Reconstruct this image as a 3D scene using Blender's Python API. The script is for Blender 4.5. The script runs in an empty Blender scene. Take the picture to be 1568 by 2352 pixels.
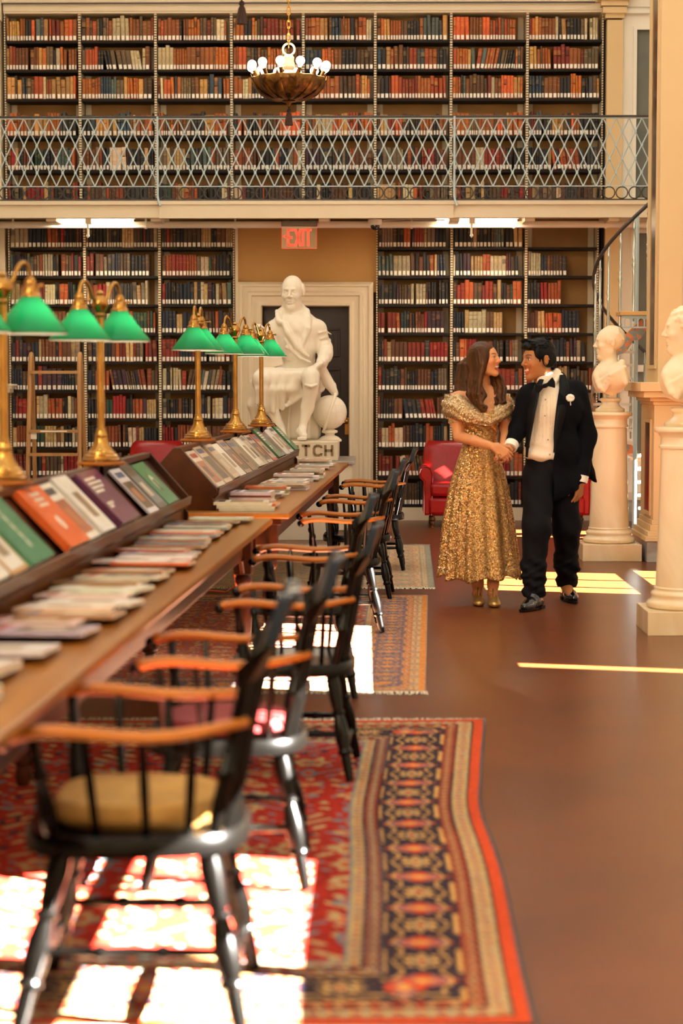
import bpy, bmesh, math, random
import numpy as np
from mathutils import Vector, Matrix, Euler
R = random.Random(7)
PI = math.pi
scene = bpy.context.scene
COL = scene.collection
# ---------------------------------------------------------------- camera
F = 4500.0; CH = 1.5
PITCH = math.atan((1176-865)/F); YAW = math.atan((840-784)/F)
cam_d = bpy.data.cameras.new('camera'); cam = bpy.data.objects.new('camera', cam_d); COL.objects.link(cam)
cam.location = (0, 0, CH); cam.rotation_euler = (PI/2-PITCH, 0, YAW)
cam_d.sensor_fit = 'VERTICAL'; cam_d.sensor_height = 36; cam_d.lens = 36*F/2352
cam_d.clip_end = 200
cam_d.dof.use_dof = True; cam_d.dof.focus_distance = 15.2; cam_d.dof.aperture_fstop = 2.3
scene.camera = cam
CM = Matrix.Translation((0, 0, CH)) @ Euler((PI/2-PITCH, 0, YAW)).to_matrix().to_4x4()
def ray(px, py):
    return CM.to_3x3() @ Vector(((px-784)/F, (1176-py)/F, -1))
def aty(px, py, Y):            # the point of a pixel's line of sight at distance Y
    d = ray(px, py); t = Y/d.y; return Vector((d.x*t, Y, CH+d.z*t))
def atz(px, py, Z):            # the same at height Z
    d = ray(px, py); t = (Z-CH)/d.z; return Vector((d.x*t, d.y*t, Z))
# ---------------------------------------------------------------- colour and materials
def lin(c):
    f = lambda v: v/12.92 if v <= .04045 else ((v+.055)/1.055)**2.4
    return (f(c[0]/255), f(c[1]/255), f(c[2]/255), 1)
MATS = {}
def mat(name, c=(200, 200, 200), rough=.5, metal=0, noise=None, bump=0, spec=.5, emit=None, coat=0, attr=None, trans=0):
    if name in MATS: return MATS[name]
    m = bpy.data.materials.new(name); m.use_nodes = True
    nt = m.node_tree; N = nt.nodes; L = nt.links; b = N['Principled BSDF']
    b.inputs['Base Color'].default_value = lin(c); b.inputs['Roughness'].default_value = rough
    b.inputs['Metallic'].default_value = metal; b.inputs['Specular IOR Level'].default_value = spec
    b.inputs['Coat Weight'].default_value = coat; b.inputs['Transmission Weight'].default_value = trans
    if emit:
        b.inputs['Emission Color'].default_value = lin(emit[0]); b.inputs['Emission Strength'].default_value = emit[1]
    src = None
    if attr:
        a = N.new('ShaderNodeAttribute'); a.attribute_name = attr; src = a.outputs['Color']; L.new(src, b.inputs['Base Color'])
    tc = N.new('ShaderNodeTexCoord')
    if noise:                   # (scale, second colour, stretch, detail, contrast)
        sc, c2, st, det, con = noise
        mp = N.new('ShaderNodeMapping'); mp.inputs['Scale'].default_value = st; L.new(tc.outputs['Object'], mp.inputs['Vector'])
        n = N.new('ShaderNodeTexNoise'); n.inputs['Scale'].default_value = sc; n.inputs['Detail'].default_value = det
        n.inputs['Distortion'].default_value = .6
        L.new(mp.outputs[0], n.inputs['Vector'])
        r = N.new('ShaderNodeValToRGB'); r.color_ramp.elements[0].position = .5-con; r.color_ramp.elements[1].position = .5+con
        r.color_ramp.elements[0].color = lin(c); r.color_ramp.elements[1].color = lin(c2)
        L.new(n.outputs['Fac'], r.inputs[0])
        if src:
            mx = N.new('ShaderNodeMix'); mx.data_type = 'RGBA'; mx.blend_type = 'MULTIPLY'; mx.inputs[0].default_value = 1
            L.new(src, mx.inputs[6]); L.new(r.outputs[0], mx.inputs[7]); L.new(mx.outputs[2], b.inputs['Base Color'])
        else: L.new(r.outputs[0], b.inputs['Base Color'])
        if bump:
            bp = N.new('ShaderNodeBump'); bp.inputs['Strength'].default_value = bump; bp.inputs['Distance'].default_value = .01
            L.new(n.outputs['Fac'], bp.inputs['Height']); L.new(bp.outputs[0], b.inputs['Normal'])
    MATS[name] = m; return m
one = (1, 1, 1)
M_cream = mat('cream_paint', (226, 212, 184), .5, noise=(1.5, (220, 204, 172), one, 3, .3))
M_tan = mat('ochre_wall_paint', (184, 142, 84), .8, noise=(2, (172, 130, 72), one, 4, .3))
M_back = mat('tan_case_back', (170, 128, 76), .8, noise=(3, (150, 110, 62), one, 3, .3))
M_pier = mat('pier_cream_paint', (222, 194, 146), .55, noise=(1.5, (216, 186, 136), one, 3, .3))
M_white = mat('white_paint', (236, 230, 214), .45)
M_black = mat('black_shelf', (22, 15, 10), .6, spec=.25)
M_gap = mat('dark_gap', (16, 12, 10), .9)
M_wood = mat('walnut_wood', (98, 52, 18), .3, noise=(5, (58, 27, 8), (1, .12, 1), 6, .22), spec=.22)
M_wooddk = mat('dark_walnut_wood', (76, 36, 12), .32, noise=(5, (40, 18, 6), (1, .12, 1), 6, .22), spec=.2)
M_top = mat('honey_brown_tabletop', (160, 104, 38), .28, noise=(4, (120, 70, 19), (1.4, .08, 1), 6, .25), spec=.2)
M_arm = mat('cherry_arm_wood', (168, 100, 28), .3, noise=(8, (124, 64, 12), (.3, 1, 1), 4, .25), spec=.22)
M_blk = mat('black_lacquer', (6, 5, 4), .24, spec=.2)
M_brass = mat('brass', (188, 142, 74), .24, 1, noise=(9, (150, 104, 48), one, 3, .3))
M_chain = mat('chain_brass', (206, 150, 70), .3, 1)
M_bronze = mat('old_bronze', (150, 108, 50), .38, .8, noise=(14, (60, 38, 16), one, 4, .2), bump=.3)
M_marble = mat('white_marble', (240, 232, 214), .4, noise=(3, (226, 214, 190), one, 5, .3))
M_vein = mat('veined_marble', (238, 224, 190), .25, noise=(2.2, (216, 184, 134), (1, 1, .45), 7, .14), coat=.2)
M_greymarble = mat('grey_marble', (176, 172, 164), .35, noise=(4, (128, 120, 112), one, 7, .16))
M_red = mat('red_leather', (150, 9, 7), .34, noise=(30, (126, 6, 5), one, 3, .3), bump=.05, spec=.35)
M_rail = mat('pale_blue_iron', (184, 202, 204), .45)
M_raildk = mat('dark_iron', (58, 50, 46), .4)
M_steel = mat('polished_iron', (200, 208, 208), .16, .9)
M_door = mat('dark_brown_door', (42, 22, 10), .45, noise=(4, (32, 16, 7), (1, 1, .15), 4, .3))
M_ladder = mat('oak_ladder_wood', (196, 148, 90), .45, noise=(7, (150, 104, 58), (1, 1, .12), 4, .3))
M_tassel = mat('brown_tassel', (70, 46, 34), .8, noise=(60, (40, 26, 20), (1, 1, .1), 3, .2), bump=.5)
M_bulb = mat('lit_bulb', (255, 240, 215), .4, emit=((255, 226, 180), 14))
M_tube = mat('lit_tube', (255, 240, 215), .4, emit=((255, 232, 196), 7))
M_glassgrey = mat('grey_window_glass', (96, 102, 98), .18, noise=(3, (112, 114, 106), one, 3, .3), spec=.6)
M_mirror = mat('dark_mirror_strip', (122, 104, 80), .22, .9)
M_paper = mat('paper', (236, 228, 212), .5)
M_cover = mat('printed_cover', (255, 255, 255), .3, attr='col', noise=(18, (240, 234, 226), one, 4, .2), coat=.25)
M_book = mat('cloth_book', (255, 255, 255), .6, attr='col', noise=(30, (205, 200, 196), one, 3, .25))
M_label = mat('white_spine_label', (252, 246, 232), .6)
# glowing green glass: light of the bulb inside passes through the shade
def green_glass():
    m = bpy.data.materials.new('green_cased_glass'); m.use_nodes = True; nt = m.node_tree; N = nt.nodes; L = nt.links
    N.remove(N['Principled BSDF']); out = N['Material Output']
    geo = N.new('ShaderNodeNewGeometry')
    d = N.new('ShaderNodeBsdfPrincipled'); d.inputs['Base Color'].default_value = lin((6, 86, 48)); d.inputs['Roughness'].default_value = .12
    t = N.new('ShaderNodeBsdfTranslucent'); t.inputs[0].default_value = lin((20, 140, 84))
    mx = N.new('ShaderNodeMixShader'); mx.inputs[0].default_value = .5
    L.new(d.outputs[0], mx.inputs[1]); L.new(t.outputs[0], mx.inputs[2]); L.new(mx.outputs[0], out.inputs[0]); return m
M_green = green_glass()
M_milk = mat('white_glass_lining', (250, 246, 236), .2)
def clear_glass(name, tint):
    m = bpy.data.materials.new(name); m.use_nodes = True; nt = m.node_tree; N = nt.nodes; L = nt.links
    N.remove(N['Principled BSDF']); out = N['Material Output']
    a = N.new('ShaderNodeBsdfTransparent'); a.inputs[0].default_value = lin(tint); g = N.new('ShaderNodeBsdfGlossy'); g.inputs['Roughness'].default_value = .05
    mx = N.new('ShaderNodeMixShader'); mx.inputs[0].default_value = .1
    L.new(a.outputs[0], mx.inputs[1]); L.new(g.outputs[0], mx.inputs[2]); L.new(mx.outputs[0], out.inputs[0]); return m
M_acryl = clear_glass('clear_acrylic', (250, 240, 226))
# ---------------------------------------------------------------- mesh builder
class MB:
    def __init__(s, M=None): s.v = []; s.f = []; s.m = []; s.c = []; s.M = M or Matrix(); s.mi = 0; s.col = None
    def add(s, vs, fs, mi=None, col=None):
        o = len(s.v); s.v += [tuple(s.M @ Vector(p)) for p in vs]
        for f in fs: s.f.append([i+o for i in f]); s.m.append(s.mi if mi is None else mi); s.c.append(col or s.col or (1, 1, 1, 1))
        return s
    def box(s, x0, x1, y0, y1, z0, z1, mi=None, col=None, top=None):
        tx, ty = top or (0, 0)
        vs = [(x0, y0, z0), (x1, y0, z0), (x1, y1, z0), (x0, y1, z0), (x0+tx, y0+ty, z1), (x1-tx, y0+ty, z1), (x1-tx, y1-ty, z1), (x0+tx, y1-ty, z1)]
        return s.add(vs, [(0, 3, 2, 1), (4, 5, 6, 7), (0, 1, 5, 4), (1, 2, 6, 5), (2, 3, 7, 6), (3, 0, 4, 7)], mi, col)
    def prism(s, poly, a, b, axis='y', mi=None, col=None):
        n = len(poly)
        def P(u, w, t): return (u, t, w) if axis == 'y' else ((t, u, w) if axis == 'x' else (u, w, t))
        vs = [P(u, w, a) for u, w in poly]+[P(u, w, b) for u, w in poly]
        fs = [tuple(range(n)), tuple(range(2*n-1, n-1, -1))]+[(i, i+n, (i+1) % n+n, (i+1) % n) for i in range(n)]
        return s.add(vs, fs, mi, col)
    def lathe(s, prof, n=24, cx=0, cy=0, mi=None, col=None, cap=True, wob=None):
        vs = []; fs = []; k = len(prof)
        for r, z in prof:
            for j in range(n):
                a = 2*PI*j/n; q = r*(wob(a, z) if wob else 1); vs.append((cx+q*math.cos(a), cy+q*math.sin(a), z))
        for i in range(k-1):
            for j in range(n): fs.append((i*n+j, i*n+(j+1) % n, (i+1)*n+(j+1) % n, (i+1)*n+j))
        if cap:
            if prof[0][0] > 1e-4: fs.append(tuple(range(n-1, -1, -1)))
            if prof[-1][0] > 1e-4: fs.append(tuple(range((k-1)*n, k*n)))
        return s.add(vs, fs, mi, col)
    def tube(s, pts, rad, n=10, mi=None, col=None, flat=1, closed=False):
        pts = [Vector(p) for p in pts]; k = len(pts); rad = rad if hasattr(rad, '__len__') else [rad]*k
        vs = []; fs = []; prev = None
        for i, p in enumerate(pts):
            if closed: t = pts[(i+1) % k]-pts[i-1]
            else: t = pts[min(i+1, k-1)]-pts[max(i-1, 0)]
            t.normalize()
            if prev is None: u = t.orthogonal().normalized() if abs(t.z) > .98 else Vector((0, 0, 1)).cross(t).normalized()
            else: u = (prev-t*prev.dot(t)).normalized()
            prev = u; w = t.cross(u)
            for j in range(n):
                a = 2*PI*j/n; vs.append(p+u*rad[i]*math.cos(a)+w*rad[i]*flat*math.sin(a))
        kk = k if closed else k-1
        for i in range(kk):
            for j in range(n): fs.append((i*n+j, i*n+(j+1) % n, ((i+1) % k)*n+(j+1) % n, ((i+1) % k)*n+j))
        if not closed: fs += [tuple(range(n-1, -1, -1)), tuple(range((k-1)*n, k*n))]
        return s.add(vs, fs, mi, col)
    def ball(s, c, r, n=16, m=10, mi=None, col=None, sq=(1, 1, 1)):
        vs = []; fs = []
        for i in range(m+1):
            th = PI*i/m
            for j in range(n):
                a = 2*PI*j/n; vs.append((c[0]+r*sq[0]*math.sin(th)*math.cos(a), c[1]+r*sq[1]*math.sin(th)*math.sin(a), c[2]+r*sq[2]*math.cos(th)))
        for i in range(m):
            for j in range(n): fs.append((i*n+j, (i+1)*n+j, (i+1)*n+(j+1) % n, i*n+(j+1) % n))
        return s.add(vs, fs, mi, col)
    def build(s, name, mats, parent=None, smooth=False, loc=None, bevel=0, color=False, ang=40, rot=None, **kw):
        me = bpy.data.meshes.new(name); me.from_pydata(s.v, [], s.f)
        if not isinstance(mats, (list, tuple)): mats = [mats]
        for m in mats: me.materials.append(m)
        me.polygons.foreach_set('material_index', s.m)
        if color:
            at = me.color_attributes.new('col', 'FLOAT_COLOR', 'CORNER'); buf = []
            for f, c in zip(s.f, s.c): buf += list(c)*len(f)
            at.data.foreach_set('color', buf)
        me.validate(); me.update()
        if smooth:
            me.shade_smooth(); me.set_sharp_from_angle(angle=math.radians(ang))
        o = bpy.data.objects.new(name, me); COL.objects.link(o)
        if parent: o.parent = parent
        if loc is not None: o.location = loc
        if rot is not None: o.rotation_euler = rot
        if bevel:
            bv = o.modifiers.new('bevel', 'BEVEL'); bv.width = bevel; bv.segments = 2; bv.limit_method = 'ANGLE'; bv.angle_limit = math.radians(40)
        tag(o, **kw); return o
def tag(o, label=None, cat=None, group=None, kind=None):
    if label: o['label'] = label
    if cat: o['category'] = cat
    if group: o['group'] = group
    if kind: o['kind'] = kind
    return o
def thing(name, label, cat, loc=(0, 0, 0), rz=0, group=None, scale=1):
    o = bpy.data.objects.new(name, None); COL.objects.link(o); o.empty_display_size = .1
    o.location = loc; o.rotation_euler = (0, 0, rz); o.scale = (scale,)*3
    return tag(o, label, cat, group)
def kids(o): return [c for c in KIDS.get(o.name, [])]
def copy_tree(o, parent=None):
    c = o.copy(); COL.objects.link(c)
    if parent: c.parent = parent
    for ch in list(o.children): copy_tree(ch, c)
    return c
def dup(o, loc, rz, label, scale=None):
    bpy.context.view_layer.update()
    c = copy_tree(o); c.location = loc; c.rotation_euler = (0, 0, rz); c['label'] = label
    if scale: c.scale = (scale,)*3
    return c
ORD = ['first', 'second', 'third', 'fourth', 'fifth', 'sixth', 'seventh', 'eighth', 'ninth', 'tenth', 'eleventh', 'twelfth', 'thirteenth', 'fourteenth', 'fifteenth', 'sixteenth', 'seventeenth', 'eighteenth', 'nineteenth', 'twentieth'] + ['twenty-'+w for w in ['first', 'second', 'third', 'fourth', 'fifth', 'sixth', 'seventh', 'eighth', 'ninth']] + ['thirtieth', 'thirty-first', 'thirty-second', 'thirty-third', 'thirty-fourth', 'thirty-fifth', 'thirty-sixth']
# ================================================================ room shell
YW = 20.45                      # front plane of the book wall
YB = YW+.30                     # wall behind the cases
XL, XR = -5.2, 6.0
def struct(name, mb, m, **k): return mb.build(name, m, kind='structure', **k)
M_floor = mat('polished_cork_floor', (108, 58, 29), .3, noise=(1.6, (86, 43, 20), one, 8, .3), spec=.3)
b = MB(); b.box(XL, XR, -3, YB+.1, -.1, 0); struct('floor', b, M_floor)
b = MB(); b.box(XL, XR, YB, YB+.15, 0, 7.5); struct('wall_back', b, M_back)
b = MB(); b.box(XL-.15, XL, -3.2, YB+.15, 0, 7.5); struct('wall_left', b, M_cream)
# ceiling strip above the gallery; the rest left open for light from the sky
b = MB(); b.box(XL, XR, YW-1.2, YB, 6.6, 6.75); struct('ceiling', b, M_cream)
# the long right wall, unseen, with openings added to shape the sun patches
SUN_T = .55; SUN_Y = .25
def hole(x0, x1, ya, yb, h=0):       # added opening, placed so sunlight falls on x0..x1, ya..yb at height h
    d = SUN_Y*(XR-(x0+x1)/2); return (ya-d, yb-d, h+(XR-x1)*SUN_T, h+(XR-x0)*SUN_T)
def spot(x, y, h, wx, wz): yc, zc = y-SUN_Y*(XR-x), h+SUN_T*(XR-x); return (yc-wx*SUN_Y/2, yc+wx*SUN_Y/2, zc-wz/2, zc+wz/2)  # smaller added opening, aimed to throw a sun spot on one point
holes = [hole(-1.3, -.82, 4.2, 4.86), hole(-.77, -.17, 4.2, 4.86), hole(-1.3, -.82, 4.95, 6.05), hole(-.77, -.17, 4.95, 6.05),
         hole(-.7, .02, 9.3, 9.9), hole(-.7, .02, 9.93, 10.8), hole(-.7, .02, 10.83, 11.8), hole(.75, 2.1, 9.92, 10.06),
         hole(.8, 1.9, 13.62, 13.95), hole(.8, 1.9, 13.99, 14.48), hole(.8, 1.9, 14.52, 15.05), hole(2.02, 2.9, 13.62, 13.95), hole(2.02, 2.9, 13.99, 14.48), hole(2.02, 2.9, 14.52, 15.05),
         hole(1.1, 3.2, 18.15, 18.5), hole(1.1, 3.2, 18.62, 19.05), spot(.69, 19.9, .68, .13, .13), spot(.82, 19.88, .56, .15, .16), spot(1.19, 12.84, 1.528, .18, .035)]  # the spots are aimed at the armchair back and the man's neck
ys_ = sorted({-3.0, YB+.1} | {h[0] for h in holes} | {h[1] for h in holes}); zz = sorted({0, 14.8} | {h[2] for h in holes} | {h[3] for h in holes})
b = MB()
for i in range(len(ys_)-1):
    for j in range(len(zz)-1):
        y, z = (ys_[i]+ys_[i+1])/2, (zz[j]+zz[j+1])/2
        if not any(h[0] < y < h[1] and h[2] < z < h[3] for h in holes): b.box(XR, XR+.05, ys_[i], ys_[i+1], zz[j], zz[j+1])
struct('wall_right', b, M_white)  # made extra tall to block the sun over its top
b = MB(); b.box(XL, XR, -3.15, -3, 0, 7.5); struct('wall_front', b, M_cream)
# ---------------- book cases
CASEMAT = []
def upright_mat():
    m = mat('slotted_cream_upright', (226, 208, 172), .5); nt = m.node_tree; N = nt.nodes; L = nt.links
    tc = N.new('ShaderNodeTexCoord'); sp = N.new('ShaderNodeSeparateXYZ'); L.new(tc.outputs['Object'], sp.inputs[0])
    a = N.new('ShaderNodeMath'); a.operation = 'MULTIPLY'; a.inputs[1].default_value = 38; L.new(sp.outputs['Z'], a.inputs[0])
    f = N.new('ShaderNodeMath'); f.operation = 'FRACT'; L.new(a.outputs[0], f.inputs[0])
    g = N.new('ShaderNodeMath'); g.operation = 'GREATER_THAN'; g.inputs[1].default_value = .55; L.new(f.outputs[0], g.inputs[0])
    mx = N.new('ShaderNodeMix'); mx.data_type = 'RGBA'; mx.inputs[6].default_value = lin((230, 214, 180)); mx.inputs[7].default_value = lin((96, 70, 42))
    L.new(g.outputs[0], mx.inputs[0]); L.new(mx.outputs[2], N['Principled BSDF'].inputs['Base Color']); return m
M_slot = upright_mat()
UP_X = [15, 187, 360, 533, 697, 861, 1034, 1208, 1381]
UP_Y = [92, 159, 226, 311, 390, 472]
LO_Y = [568, 633.5, 699, 765, 831, 896.5, 962, 1027.5, 1093.5, 1159.5]
LO_X = [[19, 194, 366, 538], [864, 1037, 1208, 1374]]
ztop = aty(784, 30, YW).z
def bay(px0, px1, ys, name, label, zlo, zhi, upper):
    x0 = aty(px0, 600, YW).x; x1 = aty(px1, 600, YW).x; t = thing('bookcase', label, 'bookcase', ((x0+x1)/2, YW, zlo), 0, 'wall bookcases'); w = (x1-x0)/2; h = zhi-zlo
    for sx in (-1, 1):
        u = MB(); e = sx*(w-.0066)
        u.box(e-.0064, e+.0064, 0, .02, 0, h, mi=0); u.box(e-.004, e+.004, .02, .298, 0, h, mi=1)
        u.build('upright', [M_slot, M_cream], t)
    bk = MB(); bk.box(-w+.012, w-.012, .285, .298, 0, h); bk.build('back_panel', M_back, t)
    st = MB()
    for sx in (-1, 1): st.box(sx*w-sx*.05-.03, sx*w-sx*.05+.03, .27, .284, 0, h)
    st.build('slotted_strip', M_cream, t)
    for y in ys:
        z = aty(784, y, YW).z-zlo
        if z < .02: continue
        s = MB(); s.box(-w+.0135, w-.0135, .0, .268, z-.026, z-.001); s.build('shelf', M_black, t)
    if upper:
        c = MB(); c.box(-w, w, -.02, .284, h, h+.02); c.box(-w, w, -.03, .02, h+.02, h+.09); c.build('cornice', M_cream, t)
    else:
        z = aty(784, 1159.5, YW).z-zlo
        c = MB(); c.box(-w, w, -.0, .268, 0, z-.027); c.build('plinth', M_cream, t)
    return (x0, x1)
up_names = ['leftmost bay of the gallery bookcases', 'second gallery bay from the left', 'third gallery bay, left of the chandelier', 'gallery bay left behind the chandelier chain', 'gallery bay right behind the chandelier bowl', 'gallery bay two to the right of the chandelier', 'gallery bay second from the right end', 'rightmost gallery bay beside the tan pilaster']
lo_names = [['lower bay behind the wooden ladder', 'lower bay behind the second brass lamp', 'lower bay left of the doorway'], ['lower bay right of the doorway', 'lower bay behind the woman', 'lower bay behind the man, partly empty shelves']]
zfloor2 = 3.24
for i in range(8): bay(UP_X[i], UP_X[i+1], UP_Y, 'u', 'cream and black bookcase, '+up_names[i], zfloor2+.001, ztop, True)
for k in range(2):
    for i in range(3): bay(LO_X[k][i], LO_X[k][i+1], LO_Y, 'l', 'black shelved bookcase, '+lo_names[k][i], 0, 3.06, False)
# frieze above the gallery cases
b = MB(); z0 = aty(784, 17, YW).z; b.box(XL, aty(1383, 10, YW).x, YW-.03, YB, ztop+.1, 7.4); b.box(XL, aty(1368, 10, YW).x, YW-.045, YW-.03, aty(784, 6, YW).z, 7.4)
struct('trim_1', b, M_cream)
b = MB(); zz1 = aty(784, 9, YW).z; b.box(XL+.1, aty(1367, 9, YW-.1).x, YW-.06, YW-.048, zz1-.006, zz1+.006); b.build('picture_rail', M_raildk, label='thin dark rod running under the gallery frieze', cat='rail')
# left end pilaster
def gx(px, Y=YW): return aty(px, 600, Y).x
b = MB(); b.box(XL, gx(8), YW-.06, YB, 3.24, 6.5); b.box(gx(-40), gx(12), YW-.09, YW, aty(0, 50, YW).z, aty(0, 0, YW).z); b.box(XL, gx(12), YW-.03, YB, 0, 3.1)
struct('trim_2', b, M_cream)
# right end: pilaster, panelled wall with grey glazing
b = MB(); xa, xb = gx(1387), gx(1423)
b.box(xa, xb, YW-.08, YB, 0, aty(0, 52, YW).z)
for k, (dy, e) in enumerate([(48, .02), (38, .05), (22, .07), (10, .1), (-6, .14)]): b.box(xa-e, xb+e*.6, YW-.08-e, YB, aty(0, dy, YW).z, aty(0, dy-14, YW).z)
struct('trim_3', b, M_pier)
b = MB(); b.box(gx(1381), gx(1387), YW+.02, YW+.25, 0, ztop); b.build('case_gap', M_gap, kind='structure')
b = MB(); x2, x3 = gx(1456), gx(1560); za, zb = aty(0, 73, YW).z, 3.24
YP = YW-.02
b.box(xb, x2-.03, YP, YP+.1, 0, 7.4); b.box(x3+.03, XR, YP, YP+.1, 0, 7.4)
for (z0, z1) in ((za+.03, 7.4), (2.98, zb+.1), (0, .62)): b.box(x2-.03, x3+.03, YP, YP+.1, z0, z1)
b.box(xb, XR, YP-.02, YP, aty(0, 16, YW).z-.02, aty(0, 16, YW).z+.02); b.box(xb, XR, YP-.05, YP, aty(0, 34, YW).z-.01, aty(0, 34, YW).z+.03)
for q in (0, 1):
    z0, z1 = ((za, zb+.1), (2.98, .62))[q][0], ((za, zb+.1), (2.98, .62))[q][1]
    b.box(x2-.035, x2-.0, YP-.03, YP, min(z0, z1), max(z0, z1)); b.box(x2-.035, x3, YP-.03, YP, max(z0, z1)-.0, max(z0, z1)+.035)
struct('wall_end', b, M_white)
b = MB(); b.box(x2, x3, YP+.03, YP+.05, zb+.1, za+.03); struct('window_1', b, M_glassgrey)
b = MB(); b.box(x2, x3, YP+.03, YP+.05, .62, 2.98); b.box(x2, x3, YP+.0, YP+.03, 1.55, 1.62, mi=1); struct('window_2', b, [M_glassgrey, M_white])
b = MB(); b.box(gx(1428), XR, YP-.04, YP-.001, 0, .22, mi=0); b.box(gx(1428), XR, YP-.06, YP-.001, .22, .3, mi=1); struct('baseboard_back', b, [M_greymarble, M_cream])
# ---------------- doorway and wall above
dx0, dx1 = gx(538), gx(864)
b = MB(); zt = aty(784, 648, YW).z
b.box(dx0, dx1, YW+.04, YB, zt-.1, 3.1); b.box(gx(540), gx(546), YW, YW+.04, 0, 3.1, mi=1)
struct('wall_door', b, [M_tan, M_cream])
fr = MB(); steps = [(546, 857, 648, 0.0), (556, 849, 656, .03), (567, 841, 667, .05), (578, 832, 678, .03), (588, 824, 688, .045)]
prof = [(546, 0), (552, -.035), (556, -.035), (558, -.02), (567, -.02), (571, -.05), (577, -.05), (580, -.03), (590, -.03), (595, -.045), (600, -.045), (602, 0), (602, .12)]
# one moulded profile carried up the left jamb, over the head and down the right jamb
def path(d): k = d-546; return [(gx(546+k), 0), (gx(546+k), aty(0, 648+k, YW).z), (gx(857-k), aty(0, 648+k, YW).z), (gx(857-k), 0)]
P = [[(x, YW+o, z) for x, z in path(d)] for d, o in prof]
vs = [p for row in P for p in row]; fs = []
for i in range(len(P)-1):
    for j in range(3): fs.append((i*4+j, i*4+j+1, (i+1)*4+j+1, (i+1)*4+j))
fr.add(vs, fs); struct('trim_door', fr, M_cream, smooth=False)
b = MB(); iz = aty(0, 704, YW).z; b.box(gx(602), gx(801), YW+.12, YW+.2, iz, iz+.3); b.box(gx(602)-.01, gx(602), YW, YW+.2, 0, iz+.1); struct('trim_4', b, M_tan)
dw = thing('door_1', None, None, (gx(707), YW+.14, 0)); dw['kind'] = 'structure'
hw = (gx(812)-gx(607))/2; b = MB(); b.box(-hw, hw, 0, .05, 0, iz); b.build('door_leaf', M_door, dw)
for (u0, u1, z0, z1) in ((-hw+.13, -.06, iz-.52, iz-.22), (.06, hw-.13, iz-.52, iz-.22), (-hw+.13, -.06, 1.05, iz-.64), (.06, hw-.13, 1.05, iz-.64), (-hw+.13, -.06, .25, .85), (.06, hw-.13, .25, .85)):
    b = MB()
    b.box(u0, u1, -.02, -.001, z0, z0+.025); b.box(u0, u1, -.02, -.001, z1-.025, z1); b.box(u0, u0+.025, -.02, -.001, z0+.025, z1-.025); b.box(u1-.025, u1, -.02, -.001, z0+.025, z1-.025)
    b.box(u0+.07, u1-.07, -.014, -.001, z0+.07, z1-.07)
    b.build('raised_panel', M_door, dw, bevel=.004)
kx = gx(797)-gx(707); kz = aty(0, 968, YW).z
b = MB(); b.ball((kx, -.07, kz), .028); b.tube([(kx, -.06, kz), (kx, 0, kz)], .012); b.tube([(kx, -.07, kz-.01), (kx-.09, -.075, kz-.012)], [.014, .009]); b.box(kx-.025, kx+.025, -.008, 0, kz-.14, kz+.04)
b.build('door_handle', M_brass, dw, smooth=True)
# ---------------- gallery balcony
YG = 19.5
b = MB(); zfb, zft = aty(784, 500, YG).z, aty(784, 462, YG).z
g0, g1 = XL, aty(1490, 480, YG).x+.8
b.box(g0, g1, YG+.05, YW-.04, zfb+.06, 3.2)                         # slab
b.box(g0, g1, YG+.05, YW-.04, 3.2, zfloor2-.001)
b.box(g0, g1, YG, YG+.05, zfb+.0, zft-.01); b.box(g0, g1, YG-.03, YG+.05, zft-.035, zft); b.box(g0, g1, YG-.015, YG, zfb, zfb+.05)
c0, c1 = aty(366, 480, YG).x, aty(1041, 480, YG).x
b.box(c0, c1, YG-.035, YG-.0, zfb-.006, zft-.035); b.box(c0-.012, c1+.012, YG-.05, YG, zft-.035, zft-.001)
for px in (130, 366, 745, 1040, 1210, 1400): x = aty(px, 510, YG+.4).x; b.box(x-.05, x+.05, YG+.05, YW-.04, zfb-.03, zfb+.06)
struct('trim_balcony', b, M_cream)
# iron railing
rt = thing('balcony_railing', 'long blue-grey iron gallery railing with diamond lattice and ring border', 'railing', (0, YG-.005, zft))
Z = lambda py: aty(784, py, YG).z-zft
x0, x1 = aty(-30, 300, YG).x, g1-.5
b = MB(); b.box(x0, x1, -.025, .025, Z(270), Z(266)); b.build('handrail', M_raildk, rt, bevel=.004)
b = MB(); b.box(x0, x1, -.006, .006, Z(273.5), Z(270.5)); b.box(x0, x1, -.006, .006, Z(429), Z(427)); b.build('lattice_bar', M_rail, rt)
b = MB(); b.box(x0, x1, -.012, .012, Z(460), Z(457.5)); b.build('bottom_rail', M_raildk, rt)
step = (aty(1480, 300, YG).x-aty(25, 300, YG).x)/(1455/29.55)
xs0 = aty(25.5, 300, YG).x-step*2; ht = Z(272)-Z(428); b = MB(); n = int((x1-xs0)/step)
rows = 5
for k in range(-5, n+6):
    for sgn in (1, -1):
        xa = xs0+k*step; xe = xa+sgn*step*2.5; za_, ze = Z(272), Z(428)
        xm0, xm1 = xa, xe
        # clip to the rail's run
        t0, t1 = 0.0, 1.0
        for lim, up in ((x0, False), (x1, True)):
            t = (lim-xm0)/(xm1-xm0)
            if (xm1 > xm0) == up: t1 = min(t1, t)
            else: t0 = max(t0, t)
        if t1-t0 < .02: continue
        p = Vector((xm0+(xm1-xm0)*t0, .004*sgn, za_+(ze-za_)*t0)); q = Vector((xm0+(xm1-xm0)*t1, .004*sgn, za_+(ze-za_)*t1))
        b.tube([p, q], .0063, 4)
for r in range(1, rows):
    for k in range(0, n+1):
        xx = xs0+(k+(.5 if r % 2 else 0))*step
        if x0 < xx < x1-.02: b.tube([(xx, -.014, Z(272)-ht*r/rows), (xx, .008, Z(272)-ht*r/rows)], .013, 8)
b.build('lattice_panel', M_rail, rt)
rp = None
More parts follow.
